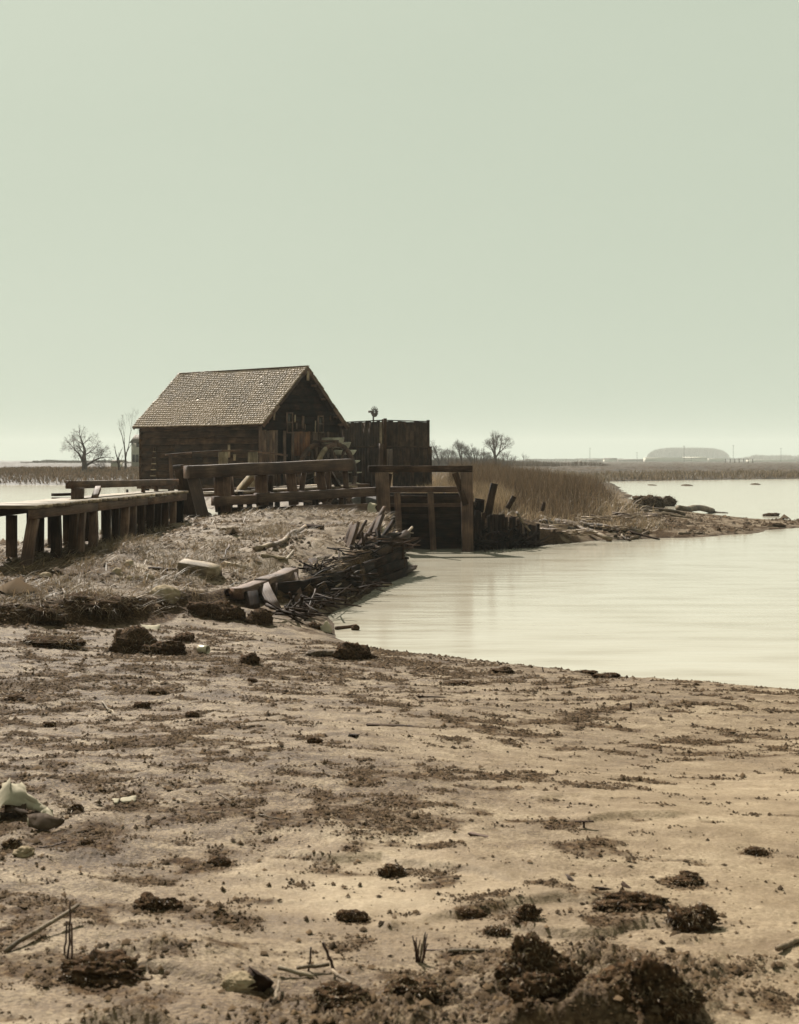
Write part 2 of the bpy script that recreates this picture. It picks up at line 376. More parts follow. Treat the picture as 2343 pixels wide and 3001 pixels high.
M_CLAY = plain_mat('dried_mud_clod', (0.0715, 0.04675, 0.0275), .9, .45, 18, .9)
M_STONE = plain_mat('pale_stone', (.20, .15, .092), .85, .35, 12, .8, spec=.1)
M_WHITE = plain_mat('white_cloth', (.38, .33, .24), .8, .15, 12, .3, spec=.1, trans=.4)
M_TIN = plain_mat('rusty_tin', (.050, .032, .020), .85, .4, 9, .3, spec=.1)
M_STRAW = plain_mat('dead_straw', (.19, .135, .08), .6, attr='tone', trans=.25)
M_REED = plain_mat('dry_reed', (.125, .082, .047), .6, attr='tone', trans=.3)
M_CRUMB = plain_mat('mud_crumb', (.054, .035, .020), .95, attr='tone', spec=.05)
M_HAIR = plain_mat('twig_haze', (0.088, 0.055, 0.0341), .8, attr='tone')
M_PAINT = plain_mat('pale_house_paint', (0.341, 0.308, 0.2475), .7, .1, 2)
M_ROOFD = plain_mat('grey_roof', (0.11, 0.0825, 0.0605), .8, .2, 4)
M_GLASS = plain_mat('dark_window', (0.0275, 0.022, 0.0165), .15, .2, 2)
M_TOWN = plain_mat('distant_pale_wall', (0.363, 0.33, 0.264), .8, .05, .5)
# ------------------------------------------------------------------ the ground sheet
ang = np.concatenate([np.linspace(-62, -21, 60, endpoint=False), np.linspace(-21, 21, 620, endpoint=False), np.linspace(21, 62, 61)])
ang = np.radians(ang)
rad = np.concatenate([np.linspace(1.2, 3.0, 12, endpoint=False), np.geomspace(3.0, 36, 640, endpoint=False), np.geomspace(36, 220, 170, endpoint=False), np.geomspace(220, 4500, 40)])
A, R_ = np.meshgrid(ang, rad)
GX = (R_ * np.tan(np.clip(A, -1.3, 1.3))).ravel(); GY = (R_ - .6).ravel()
GZ = height(GX, GY)
na, nr = len(ang), len(rad)
idx = np.arange(na * nr).reshape(nr, na)
GF = np.stack([idx[:-1, :-1], idx[:-1, 1:], idx[1:, 1:], idx[1:, :-1]], -1).reshape(-1, 4)
GR = np.clip(rough(GX, GY), 0, 1)
def debris_field(x, y):
    R = rough(x, y)
    f = fbm(x * 1.3, y * 2.1, 4, 91) * .42 + fbm(x * 5, y * 9, 4, 95) * .58
    d = sstep(.575 - .20 * R, .72 - .18 * R, f) + (y > 31) * (x > 1.8) * .35
    if np.any(y < 7): d = np.maximum(d, np.clip(np.abs(mound_sum(x, y)) * 14, 0, .75))
    return d
GD = debris_field(GX, GY)
cutb = np.exp(-(np.maximum(np.abs(sdist(GX, GY, BANK) + .10) - .12, 0) / .12) ** 2) * (GY < 31.6) * (GX > -9)  # bare peat of the cut bank, its shade put into the colour too
cuta = (GX > 1.9) * (GX < 4.4) * (GY > 31) * (GY < 35) * (1 - sstep(.75, .95, GZ))  # abutment face darkened likewise, shade put into the ground colour
walk_shadow = sstep(-9, -7.5, GX) * (1 - sstep(-4.5, -3.7, GX)) * sstep(13.9, 14.4, GY) * (1 - sstep(19.5, 21.5, GY)) * (.55 + .9 * fbm(GX * 1.5, GY * 1.5, 3, 141))  # plank walk's shadow painted on the bank as darker peaty soil
GD = np.maximum(GD, walk_shadow)
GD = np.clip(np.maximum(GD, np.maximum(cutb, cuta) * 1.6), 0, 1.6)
gm, nt, b = nodes('tidal_mud'); L = nt.links.new
geo = nt.nodes.new('ShaderNodeNewGeometry'); atr = nt.nodes.new('ShaderNodeAttribute'); atr.attribute_name = 'rough_amount'
atd = nt.nodes.new('ShaderNodeAttribute'); atd.attribute_name = 'debris_shade'
atz = nt.nodes.new('ShaderNodeAttribute'); atz.attribute_name = 'veg'
def noise(scale, det=5, ro=.55, vec=None):
    n = nt.nodes.new('ShaderNodeTexNoise'); n.inputs['Scale'].default_value = scale; n.inputs['Detail'].default_value = det; n.inputs['Roughness'].default_value = ro
    L(vec if vec is not None else geo.outputs['Position'], n.inputs[0]); return n
mp = nt.nodes.new('ShaderNodeMapping'); mp.inputs['Scale'].default_value = (1, 1.8, 1); L(geo.outputs['Position'], mp.inputs[0])
nA, nB, nC, nD = noise(1.1, 6, .6, mp.outputs[0]), noise(9, 6, .65), noise(70, 4, .6), noise(28, 5, .7)
silt = ramp(nt, [(.3, (.130, .090, .055)), (.5, (.202, .148, .092)), (.72, (.27, .208, .136))]); L(nA.outputs[0], silt.inputs[0])
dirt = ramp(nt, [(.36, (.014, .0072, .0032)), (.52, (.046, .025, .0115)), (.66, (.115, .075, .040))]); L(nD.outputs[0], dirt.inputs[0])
# fine speckle breaks up the silt
spk = ramp(nt, [(.36, (.30, .27, .24)), (.47, (1, 1, 1))]); L(nC.outputs[0], spk.inputs[0])
mul = nt.nodes.new('ShaderNodeMix'); mul.data_type = 'RGBA'; mul.blend_type = 'MULTIPLY'
L(atr.outputs['Fac'], mul.inputs[0]); L(silt.outputs[0], mul.inputs[6]); L(spk.outputs[0], mul.inputs[7])
stn = ramp(nt, [(.44, (1, 1, 1)), (.58, (.50, .41, .33))]); nS = noise(2.4, 6, .62, mp.outputs[0]); L(nS.outputs[0], stn.inputs[0])
nF = noise(45, 3, .6, mp.outputs[0]); nG = noise(5.5, 4, .6, mp.outputs[0])
fa = nt.nodes.new('ShaderNodeMath'); fa.operation = 'MULTIPLY_ADD'; L(nG.outputs[0], fa.inputs[0]); fa.inputs[1].default_value = .55; L(nF.outputs[0], fa.inputs[2])
fl = ramp(nt, [(.70, (1, 1, 1)), (.80, (.20, .13, .085))]); L(fa.outputs[0], fl.inputs[0])
m2 = nt.nodes.new('ShaderNodeMix'); m2.data_type = 'RGBA'; m2.blend_type = 'MULTIPLY'; L(atr.outputs['Fac'], m2.inputs[0]); L(mul.outputs[2], m2.inputs[6]); L(stn.outputs[0], m2.inputs[7])
m3 = nt.nodes.new('ShaderNodeMix'); m3.data_type = 'RGBA'; m3.blend_type = 'MULTIPLY'; L(atr.outputs['Fac'], m3.inputs[0]); L(m2.outputs[2], m3.inputs[6]); L(fl.outputs[0], m3.inputs[7])
mul = m3
# debris and painted shade mask sharpened by mid noise
ma = nt.nodes.new('ShaderNodeMath'); ma.operation = 'MULTIPLY_ADD'; L(nB.outputs[0], ma.inputs[0]); ma.inputs[1].default_value = 2.2; ma.inputs[2].default_value = -1.25
mb = nt.nodes.new('ShaderNodeMath'); mb.operation = 'ADD'; mb.use_clamp = True; L(ma.outputs[0], mb.inputs[0]); L(atd.outputs['Fac'], mb.inputs[1])
mc = nt.nodes.new('ShaderNodeMath'); mc.operation = 'MULTIPLY'; mc.use_clamp = True; L(mb.outputs[0], mc.inputs[0]); L(atd.outputs['Fac'], mc.inputs[1])
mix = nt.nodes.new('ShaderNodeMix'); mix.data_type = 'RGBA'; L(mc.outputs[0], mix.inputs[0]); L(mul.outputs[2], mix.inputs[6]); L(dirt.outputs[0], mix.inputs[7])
veg = ramp(nt, [(.35, (.014, .0078, .004)), (.6, (.050, .031, .017))]); L(noise(.35, 5, .6).outputs[0], veg.inputs[0])
mv = nt.nodes.new('ShaderNodeMix'); mv.data_type = 'RGBA'; L(atz.outputs['Fac'], mv.inputs[0]); L(mix.outputs[2], mv.inputs[6]); L(veg.outputs[0], mv.inputs[7])
sxyz = nt.nodes.new('ShaderNodeSeparateXYZ'); L(geo.outputs['Position'], sxyz.inputs[0])
wz = nt.nodes.new('ShaderNodeMath'); wz.operation = 'MULTIPLY_ADD'; L(nB.outputs[0], wz.inputs[0]); wz.inputs[1].default_value = -.06; L(sxyz.outputs[2], wz.inputs[2])
wet = ramp(nt, [(0, (.55, .50, .46)), (1, (1, 1, 1))]); wr = nt.nodes.new('ShaderNodeMapRange'); wr.inputs['From Min'].default_value = -.02; wr.inputs['From Max'].default_value = .05; L(wz.outputs[0], wr.inputs['Value']); L(wr.outputs[0], wet.inputs[0])
mw = nt.nodes.new('ShaderNodeMix'); mw.data_type = 'RGBA'; mw.blend_type = 'MULTIPLY'; mw.inputs[0].default_value = 1; L(mv.outputs[2], mw.inputs[6]); L(wet.outputs[0], mw.inputs[7])
L(mw.outputs[2], b.inputs['Base Color']); b.inputs['Roughness'].default_value = .7
sp = nt.nodes.new('ShaderNodeMapRange'); sp.inputs['To Min'].default_value = .14; sp.inputs['To Max'].default_value = .03; L(mc.outputs[0], sp.inputs['Value']); L(sp.outputs[0], b.inputs['Specular IOR Level'])
bh = nt.nodes.new('ShaderNodeMath'); bh.operation = 'ADD'
bh1 = nt.nodes.new('ShaderNodeMath'); bh1.operation = 'MULTIPLY'; L(nC.outputs[0], bh1.inputs[0]); bh1.inputs[1].default_value = .5
L(nD.outputs[0], bh.inputs[0]); L(bh1.outputs[0], bh.inputs[1])
bs = nt.nodes.new('ShaderNodeMapRange'); bs.inputs['To Min'].default_value = .10; bs.inputs['To Max'].default_value = .8; L(atr.outputs['Fac'], bs.inputs['Value'])
bp = nt.nodes.new('ShaderNodeBump'); bp.inputs['Distance'].default_value = .03; L(bs.outputs[0], bp.inputs['Strength']); L(bh.outputs[0], bp.inputs['Height']); L(bp.outputs[0], b.inputs['Normal'])
VEG = np.maximum(sstep(33, 38, GY) * sstep(-.1, .6, GZ - .25), sstep(70, 120, GY))
me = mesh_np('ground', np.stack([GX, GY, GZ], 1), GF, gm, True, {'rough_amount': GR, 'debris_shade': GD, 'veg': VEG})
ground = tag(link('ground', me), 'pale tidal mud flat and grassy banks running to the horizon', None, None, 'structure')

# ------------------------------------------------------------------ water
wm, nt, b = nodes('silty_water'); L = nt.links.new
geo = nt.nodes.new('ShaderNodeNewGeometry')
mp = nt.nodes.new('ShaderNodeMapping'); mp.inputs['Scale'].default_value = (.55, 2.4, 1); mp.inputs['Rotation'].default_value = (0, 0, math.radians(-6)); L(geo.outputs['Position'], mp.inputs[0])
n1 = nt.nodes.new('ShaderNodeTexNoise'); n1.inputs['Scale'].default_value = .8; n1.inputs['Detail'].default_value = 6; L(mp.outputs[0], n1.inputs[0])
r = ramp(nt, [(.3, (.25, .214, .162)), (.5, (.315, .282, .225)), (.7, (.345, .315, .258))]); L(n1.outputs[0], r.inputs[0]); L(r.outputs[0], b.inputs['Base Color'])
b.inputs['Roughness'].default_value = .14; b.inputs['IOR'].default_value = 1.33
n2 = nt.nodes.new('ShaderNodeTexNoise'); n2.inputs['Scale'].default_value = 1.6; n2.inputs['Detail'].default_value = 3; L(mp.outputs[0], n2.inputs[0])
bp = nt.nodes.new('ShaderNodeBump'); bp.inputs['Strength'].default_value = .25; bp.inputs['Distance'].default_value = .03; L(n2.outputs[0], bp.inputs['Height']); L(bp.outputs[0], b.inputs['Normal'])
ws = np.array([(-3000, 9, 0), (3000, 9, 0), (3000, 2400, 0), (-3000, 2400, 0)], float)
tag(link('water', mesh_np('water', ws, np.array([(0, 1, 2, 3)]), wm)), 'still pale silty water of the tidal creek', None, None, 'structure')

# ------------------------------------------------------------------ grass, straw, reeds, crumbs (uncountable cover)
def blades(name, label, x, y, h, lean, w, tone, mat, flat=False, z0=None, az=None):
    n = len(x); z = height(x, y) if z0 is None else z0
    az = nrg.uniform(0, 2 * np.pi, n) if az is None else az
    face = nrg.uniform(0, np.pi, n)
    d = np.stack([np.cos(az) * np.sin(lean), np.sin(az) * np.sin(lean), np.cos(lean)], 1)
    s = np.stack([np.cos(face), np.sin(face), np.zeros(n)], 1) * (w / 2)[:, None]
    b0 = np.stack([x, y, z - .01], 1)
    mid = b0 + d * (h * .55)[:, None] + np.stack([np.zeros(n)] * 2 + [h * .06], 1)
    tip = b0 + d * h[:, None] + np.stack([np.cos(az), np.sin(az), -np.ones(n) * .3], 1) * (h * .12)[:, None]
    V = np.stack([b0 - s, b0 + s, mid + s * .8, mid - s * .8, tip], 1).reshape(-1, 3)
    k = (np.arange(n) * 5)[:, None]
    F4 = k + np.array([[0, 1, 2, 3]]); F3 = k + np.array([[3, 2, 4]])
    me = mesh_np(name, V, [F4, F3], mat, False, {'tone': np.repeat(tone, 5)})
    o = link(name, me); tag(o, label, None, None, 'stuff'); return o
def poly_scatter(n, x0, x1, y0, y1, fn):
    x = nrg.uniform(x0, x1, n); y = nrg.uniform(y0, y1, n); p = fn(x, y)
    k = nrg.uniform(0, 1, n) < p; return x[k], y[k]
def sd_w(x, y): return np.minimum(sdist(x, y, BAY), sdist(x, y, POND))
# ================================================================== tide mill house
V3 = Vector
def upz(z): return V3((0, 0, z))
ea = V3((-.825, .565, 0)).normalized(); eg = V3((.565, .825, 0)).normalized(); nL = -eg; nG = -ea   # wall run, gable run, outward normals
C0 = V3((-5.36, 46, 0)); ML, MW, ZF, ZE, ZR = 6.5, 5.08, 1.42, 3.86, 6.08
mill = thing('mill_house', C0, 'dark wooden tide mill with shingled gable roof and weatherboard sides', 'mill')
def mp_(s, g, z): return C0 + ea * s + eg * g + upz(z)
def wallquad(name, pts, mat, th, nrm, parent):
    """a thick panel from an outline"""
    nrm = nrm.normalized() * th; n = len(pts); V = [tuple(p) for p in pts] + [tuple(p - nrm) for p in pts]
    F = [np.array([list(range(n))]), np.array([list(range(2 * n - 1, n - 1, -1))])]
    Q = np.array([(i, i + n, (i + 1) % n + n, (i + 1) % n) for i in range(n)])
    M = Matrix.Translation(pts[0]); V = np.array(V) - np.array(pts[0])
    me = mesh_np(name, V, F + [Q] if n != 4 else [np.concatenate(F + [Q])], mat)
    bm_fix(me); return link(name, me, parent, M)
def bm_fix(me):
    import bmesh
    bm = bmesh.new(); bm.from_mesh(me); bmesh.ops.recalc_face_normals(bm, faces=bm.faces[:]); bm.to_mesh(me); bm.free()
inn = .06
# inner shell: near gable has two door gaps, so it is built of panels
wallquad('wall', [mp_(0, inn, ZF), mp_(ML, inn, ZF), mp_(ML, inn, ZE), mp_(0, inn, ZE)], W_DARK, .05, nL, mill)
wallquad('wall', [mp_(0, MW - inn, ZF), mp_(ML, MW - inn, ZF), mp_(ML, MW - inn, ZE), mp_(0, MW - inn, ZE)], W_DARK, .05, -nL, mill)
wallquad('wall', [mp_(ML - inn, 0, ZF), mp_(ML - inn, MW, ZF), mp_(ML - inn, MW, ZE), mp_(ML - inn, MW / 2, ZR), mp_(ML - inn, 0, ZE)], W_DARK, .05, ea, mill)
wallquad('floor', [mp_(0, 0, ZF), mp_(ML, 0, ZF), mp_(ML, MW, ZF), mp_(0, MW, ZF)], W_DARK, .12, upz(1), mill)
# weatherboards, each its own board, lapped
nb = 9; ch = (ZE - ZF) / nb
for i in range(nb):
    z = ZF + ch * (i + .5)
    for (g, nrm, run) in ((0, nL, True), (MW, -nL, False)):
        cuts = [0, ML] if not run else [0, rnd.uniform(1.8, 4.6), ML]
        for a0, a1 in zip(cuts[:-1], cuts[1:]):
            o = beam('weatherboard', mp_(a0 + .005, g, z) + nrm * .0, mp_(a1 - .005, g, z) + nrm * .0, .035, ch + .035, W_DARK, mill, roll=(.2 if nrm == nL else -.2), bev=.1, seg=3, jit=.06)
# gable: upper dark level boards
zt = 3.55
nrow = 9
for i in range(nrow):
    z0 = zt + (ZR - zt) * i / nrow; z1 = zt + (ZR - zt) * (i + 1) / nrow; zc = (z0 + z1) / 2
    hw = MW / 2 * min(1, (ZR - z0) / (ZR - ZE)) - .05
    hw2 = MW / 2 * min(1, (ZR - z1) / (ZR - ZE)) - .02
    hw = max((hw + hw2) / 2, .12)
    beam('gable_board', mp_(-.01, MW / 2 - hw, zc), mp_(-.01, MW / 2 + hw, zc), .035, z1 - z0 + .03, W_BLACK, mill, roll=.1, bev=.2, seg=2, jit=.03)
# lower vertical boards with the gaps of the two open doorways
g = .02; k = 0
while g < MW - .05:
    w = rnd.uniform(.14, .20)
    if 1.02 < g < 1.28 or 1.42 < g < 1.74: g += w; continue
    top = zt + rnd.uniform(-.02, .02); bot = ZF - rnd.uniform(0, .12)
    m = W_GREY if g < 1.9 else (W_RUST if g < 3.0 and rnd.random() < .75 else (W_GREY if rnd.random() < .25 else W_DARK))
    if 1.9 <= g < 3.0:                       # upper reddish lengths above darker ones
        beam('gable_board', mp_(-.012, g + w / 2, bot), mp_(-.012, g + w / 2, 2.55), w - .015, .03, W_DARK, mill, up=ea, bev=.15, seg=2, jit=.03)
        bot = 2.56
    beam('gable_board', mp_(-.012, g + w / 2, bot), mp_(-.012, g + w / 2, top), w - .015, .03, m, mill, up=ea, bev=.15, seg=2, jit=.03)
    g += w; k += 1
wallquad('wall', [mp_(.35, .05, ZF), mp_(.35, MW - .05, ZF), mp_(.35, MW - .05, ZE), mp_(.35, MW / 2, ZR - .1), mp_(.35, .05, ZE)], W_BLACK, .05, -ea, mill)
# two small framed windows
for gc, zc, w, h in ((1.70, 3.87, .34, .78), (3.68, 3.86, .34, .66)):
    win = wallquad('window', [mp_(-.06, gc - w / 2, zc - h / 2), mp_(-.06, gc + w / 2, zc - h / 2), mp_(-.06, gc + w / 2, zc + h / 2), mp_(-.06, gc - w / 2, zc + h / 2)], M_GLASS, .02, nG, mill)
    for p, q in (((gc - w / 2, zc - h / 2), (gc - w / 2, zc + h / 2)), ((gc + w / 2, zc - h / 2), (gc + w / 2, zc + h / 2)), ((gc - w / 2, zc + h / 2), (gc + w / 2, zc + h / 2)), ((gc - w / 2, zc - h / 2), (gc + w / 2, zc - h / 2)), ((gc - w / 2, zc + .02), (gc + w / 2, zc + .02))):
        beam('frame', mp_(-.075, *p), mp_(-.075, *q), .05, .05, W_GREY, win, bev=.1, seg=1)
# splintered patches on the gable
for gc, zc, w, h in ((2.05, 4.05, .07, .30), (2.15, 3.75, .07, .25), (2.55, 3.92, .14, .50), (2.68, 3.72, .06, .25), (3.35, 3.75, .06, .5), (4.35, 4.15, .08, .2), (.42, 4.1, .10, .55), (.78, 4.15, .1, .40)):
    beam('batten', mp_(-.05, gc, zc - h / 2), mp_(-.05, gc + .02, zc + h / 2), w, .02, W_PALE if rnd.random() < .35 else W_GREY, mill, up=ea, seg=1)
# corner boards, eave boards, verge boards
for g in (0, MW):
    beam('corner_board', mp_(-.03, g, ZF - .15), mp_(-.03, g, ZE), .12, .12, W_GREY if g == 0 else W_DARK, mill, seg=3)
beam('corner_board', mp_(ML + .02, 0, ZF - .1), mp_(ML + .02, 0, ZE), .1, .1, W_DARK, mill)
sl = V3(eg * (MW / 2) + upz(ZR - ZE)); sll = sl.length; su = sl / sll                  # up the near slope
sl2 = V3(-eg * (MW / 2) + upz(ZR - ZE)).normalized()
ov, ev = .28, .22
for u_, g0, nrm in ((su, 0, nL), (sl2, MW, -nL)):
    n_ = (ea.cross(u_)); n_ = n_ if n_.z > 0 else -n_
    base = mp_(0, g0, ZE) - u_ * ev
    pan = wallquad('roof', [base - ea * ov + n_ * .02, base + ea * (ML + ov) + n_ * .02, base + ea * (ML + ov) + u_ * (sll + ev) + n_ * .02, base - ea * ov + u_ * (sll + ev) + n_ * .02], W_DARK, .05, n_, mill)
    # shingles: real split shingles in lapped courses
    courses = 28; step = (sll + ev) / courses; C, X_, Y_, Z_ = [], [], [], []
    for ci in range(courses):
        s = -ov - .02 + rnd.uniform(-.1, 0)
        while s < ML + ov:
            w = rnd.uniform(.08, .17)
            if rnd.random() > .0015:
                lift = rnd.uniform(0, .004); slip = rnd.uniform(-.012, .012)
                c = base + ea * min(max(s + w / 2, -ov), ML + ov) + u_ * (ci * step + step * .75 + slip) + n_ * (.048 + lift + .03 * float(vnoise(np.array([s * .6]), np.array([ci * .06]), 5)[0]))
                tilt = (u_ - n_ * .095 - ea * rnd.uniform(-.02, .02)).normalized()
                C.append(c); X_.append(ea * (w / 2 - .006)); Y_.append(tilt * step * .80); Z_.append(ea.cross(tilt).normalized() * .009)
            s += w
    V, F = boxes_np(*[np.array([tuple(q) for q in L_]) for L_ in (C, X_, Y_, Z_)])
    M = Matrix.Translation(base)
    tone = np.repeat(np.clip(nrg.normal(.46, .07, len(C)), .05, 1), 8)
    # bleached streaks low on the slope
    rel = (V - np.array(tuple(base))); sdn = rel @ np.array(tuple(ea)); upn = rel @ np.array(tuple(u_))
    tone = tone + .34 * sstep(.50, .70, fbm(sdn * 2.1 - upn * .5, upn * .9, 3, 7)) + .16 * (fbm(sdn * 7, upn * 6, 3, 19) - .5) + .16 * sstep(.52, .72, fbm(sdn * 4.5 + 3, upn * 3.5, 2, 23)) + .12 * (1 - sstep(.3, 1.6, upn)) + .1 * (1 - sstep(.0, .5, sdn)) 
    if nrm == nL or True:
        me = mesh_np('shingles', rel, F, None, False, {'tone': np.clip(tone, 0, .70)})
        if 'shingle' not in globals():
            shingle = plain_mat('silvered_shingle', (.160, .112, .070), .65, attr='tone', spec=.3)
        me.materials.append(shingle)
        tag(link('shingles', me, pan, M), kind='stuff')
    # verge boards
    for s_ in (-ov - .015, ML + ov + .015):
        q0 = base + ea * s_ - n_ * .03; q1 = q0 + u_ * (sll + ev)
        if s_ < 0: # near verge: weathered and broken
            beam('verge_board', q0, q0 + u_ * 1.25, .03, .13, W_GREY, mill, up=n_, seg=3, jit=.05)
            beam('verge_board', q0 + u_ * 1.35, q1 - u_ * .45, .03, .09, W_GREY, mill, up=n_, seg=3, jit=.05)
            beam('verge_board', q1 - u_ * .42, q1, .03, .2, W_GREY, mill, up=n_, seg=2, jit=.05)
        else: beam('verge_board', q0, q1, .03, .12, W_GREY, mill, up=n_)
    # rafter tails under the near verge
    for t_ in (.35, .8, 1.9, 2.7):
        beam('lookout', base + u_ * t_ - n_ * .10 + ea * .05, base + u_ * t_ - n_ * .10 - ea * (ov - .02), .07, .10, W_GREY, mill, seg=1)
beam('ridge_board', mp_(-ov - .05, MW / 2, ZR + .085), mp_(ML + ov, MW / 2, ZR + .075), .14, .03, W_GREY, mill, seg=6, jit=.1)
beam('ridge_finial', mp_(-ov - .02, MW / 2 + .03, ZR - .5), mp_(-ov - .02, MW / 2 + .03, ZR - .12), .14, .03, W_PALE, mill, up=ea, seg=2)
# stilts
for s_ in (.15, 1.7, 3.3, 4.9, 6.35):
    for g_ in (.15, MW - .15):
        q = mp_(s_, g_, 0); beam('stilt', V3((q.x, q.y, -.6)), V3((q.x, q.y, ZF - .12)), .22, .22, W_BLACK, mill, seg=2)
beam('sill_beam', mp_(-.1, -.03, ZF - .10), mp_(ML + .1, -.03, ZF - .10), .2, .22, W_DARK, mill, seg=5)
beam('sill_beam', mp_(-.08, .05, ZF - .12), mp_(-.08, MW, ZF - .12), .2, .22, W_DARK, mill, seg=5)
# little pale chips on the long wall near the corner
for s_, z_, h_ in ((.12, 2.45, .3), (1.25, 2.5, .25), (1.55, 2.75, .5)):
    beam('patch_board', mp_(s_, -.05, z_ - h_ / 2), mp_(s_, -.05, z_ + h_ / 2), .12, .02, W_PALE, mill, up=eg, seg=1)
# ladder against the long wall
q = P(453, 1404, 48.6); lad = thing('ladder', (q.x, q.y, q.z - .35), 'narrow tapering ladder leaning on the weatherboard wall of the mill', 'ladder')
qb, qt = V3((q.x, q.y - .25, q.z - .35)), P(455, 1312, 48.75)
for sg in (-1, 1):
    beam('rail', qb + ea * sg * .22, qt + ea * sg * .06, .04, .06, W_DARK, lad, seg=2)
for i in range(6):
    t = .15 + i * .15; c = qb.lerp(qt, t); w = .22 + (.06 - .22) * t
    beam('rung', c - ea * w - eg * .02, c + ea * w - eg * .02, .05, .04, W_PALE, lad, seg=1)

# ================================================================== undershot water wheel beside the gable
WC = V3((-2.49, 47.0, 1.78)); WR = 1.32
wheel = thing('water_wheel', (WC.x, WC.y, WC.z), 'wooden mill wheel with curved rims and paddle boards beside the dark gable', 'water wheel')
def wpt(a, r, ax): return WC + eg * (math.cos(a) * r) + upz(math.sin(a) * r) + ea * ax
for ax in (0.0, .85):
    rimw = W_PALE if ax == 0 else W_DARK
    nseg = 12
    for i in range(nseg):           # felloes, butted end to end
        a0, a1 = 2 * math.pi * i / nseg + .01, 2 * math.pi * (i + 1) / nseg - .01; V = []
        for j in range(5):
            a = a0 + (a1 - a0) * j / 4
            for (rr, dx) in ((WR - .17, -.06), (WR, -.06), (WR, .06), (WR - .17, .06)): V.append(tuple(wpt(a, rr, ax + dx) - wpt(a0, WR, ax)))
        Q = [(j * 4 + k_, j * 4 + (k_ + 1) % 4, (j + 1) * 4 + (k_ + 1) % 4, (j + 1) * 4 + k_) for j in range(4) for k_ in range(4)] + [(0, 3, 2, 1), (16, 17, 18, 19)]
        me = mesh_np('felloe', V, np.array(Q), W_PALE if ax == 0 and i in (4, 5) else W_GREY); bm_fix(me); link('felloe', me, wheel, Matrix.Translation(wpt(a0, WR, ax)))  # upper left felloes paler: sun on the rim put into the wood colour
    for i in range(4):
        a = math.pi * i / 4 + .3; beam('spoke', wpt(a, WR - .1, ax), wpt(a + math.pi, WR - .1, ax), .09, .09, W_DARK, wheel, seg=2)
npd = 20
for i in range(npd):
    a = 2 * math.pi * i / npd + .08
    deg = math.degrees(a)
    if 84 < deg < 190: continue      # the paddles of the weather side are lost
    rad_ = (eg * math.cos(a) + upz(math.sin(a)))
    beam('paddle', wpt(a, WR + .10, -.12), wpt(a, WR + .10, .97), .04, .26, W_SUNLIT if deg < 90 or deg > 330 else W_GREY, wheel, up=rad_, seg=2)  # right-hand paddles carry painted sunlight in their pale wood
beam('sole_board', wpt(math.radians(95), WR + .04, -.1), wpt(math.radians(95), WR + .04, .95), .34, .10, W_GREY, wheel, seg=2)
beam('axle', WC - ea * .45, WC + ea * 1.7, .26, .26, W_DARK, wheel, seg=2, bev=.28)
for ax in (-.35, 1.35):
    beam('bearing_post', WC + ea * ax + upz(-2.3), WC + ea * ax + upz(-.13), .24, .24, W_BLACK, wheel, seg=2)

# ================================================================== tall board enclosure right of the mill
E0, E1, E2 = V3((-.68, 50, 0)), V3((-2.62, 52.5, 0)), V3((1.22, 51.0, 0))
E3 = E1 + (E2 - E0)
enc = thing('board_enclosure', E0 + upz(1.3), 'tall dark screen of upright boards with a doorway gap beside the mill', 'board screen')
ZT, ZM, ZB = 4.02, 2.96, 1.25
def bwall(a, c, gaps=(), zt=ZT, mat=W_DARK, out=None):
    L_ = (c - a).length; d = (c - a) / L_; s = 0.03; n_ = V3((d.y, -d.x, 0))
    if out is not None and n_.dot(out) < 0: n_ = -n_
    while s < L_ - .05:
        w = rnd.uniform(.16, .25); w = min(w, L_ - s)
        z0 = ZB
        for (g0, g1, gz) in gaps:
            if g0 < s + w / 2 < g1: z0 = gz
        c0 = a + d * (s + w / 2) + n_ * (.03 + .012 * (int(s * 97) % 2))
        beam('board', c0 + upz(z0), c0 + upz(zt + rnd.uniform(-.02, .02)), w + .02, .016, mat, enc, up=n_, bev=.1, seg=2, jit=.02)
        s += w
    for z in (ZM, ZT - .08, ZB + .3):
        gaplist = [(g0, g1) for g0, g1, gz in gaps if gz > z]
        if gaplist:
            g0, g1 = gaplist[0]
            if g0 > .12: beam('rail', a + upz(z), a + d * g0 + upz(z), .07, .09, mat, enc)
            beam('rail', a + d * g1 + upz(z), c + upz(z), .07, .09, mat, enc)
        else: beam('rail', a + upz(z), c + upz(z), .07, .09, mat, enc)
    beam('outer_rail', a + n_ * .08 + upz(ZM), c + n_ * .08 + upz(ZM), .05, .07, mat, enc, seg=4)
    beam('cap_rail', a + n_ * .02 + upz(zt + .04), c + n_ * .02 + upz(zt + .02), .12, .04, W_DARK, enc, seg=4)
out_l = V3((-1, -.8, 0)); out_r = V3((.4, -1, 0))
bwall(E0, E1, out=out_l)
bwall(E0, E2, gaps=((.08, .50, 2.86),), out=out_r)
bwall(E1, E3, gaps=((.9, 1.95, 3.1),), zt=3.9, out=V3((-.5, 1, 0)))
for e in (E0, E1, E2, E3): beam('post', e + upz(ZB - .3), e + upz(ZT + .08), .13, .13, W_DARK, enc, seg=2)
beam('corner_board', E0 + V3((-.10, -.10, ZM + .05)), E0 + V3((-.10, -.10, ZT - .05)), .10, .03, M_WHITE and W_PALE, enc, up=V3((0, -1, 0)), seg=3)
beam('wing_board', E2 + V3((.1, 0, ZB)), E2 + V3((.1, 0, 2.98)), .12, .04, W_DARK, enc, up=V3((0, -1, 0)))

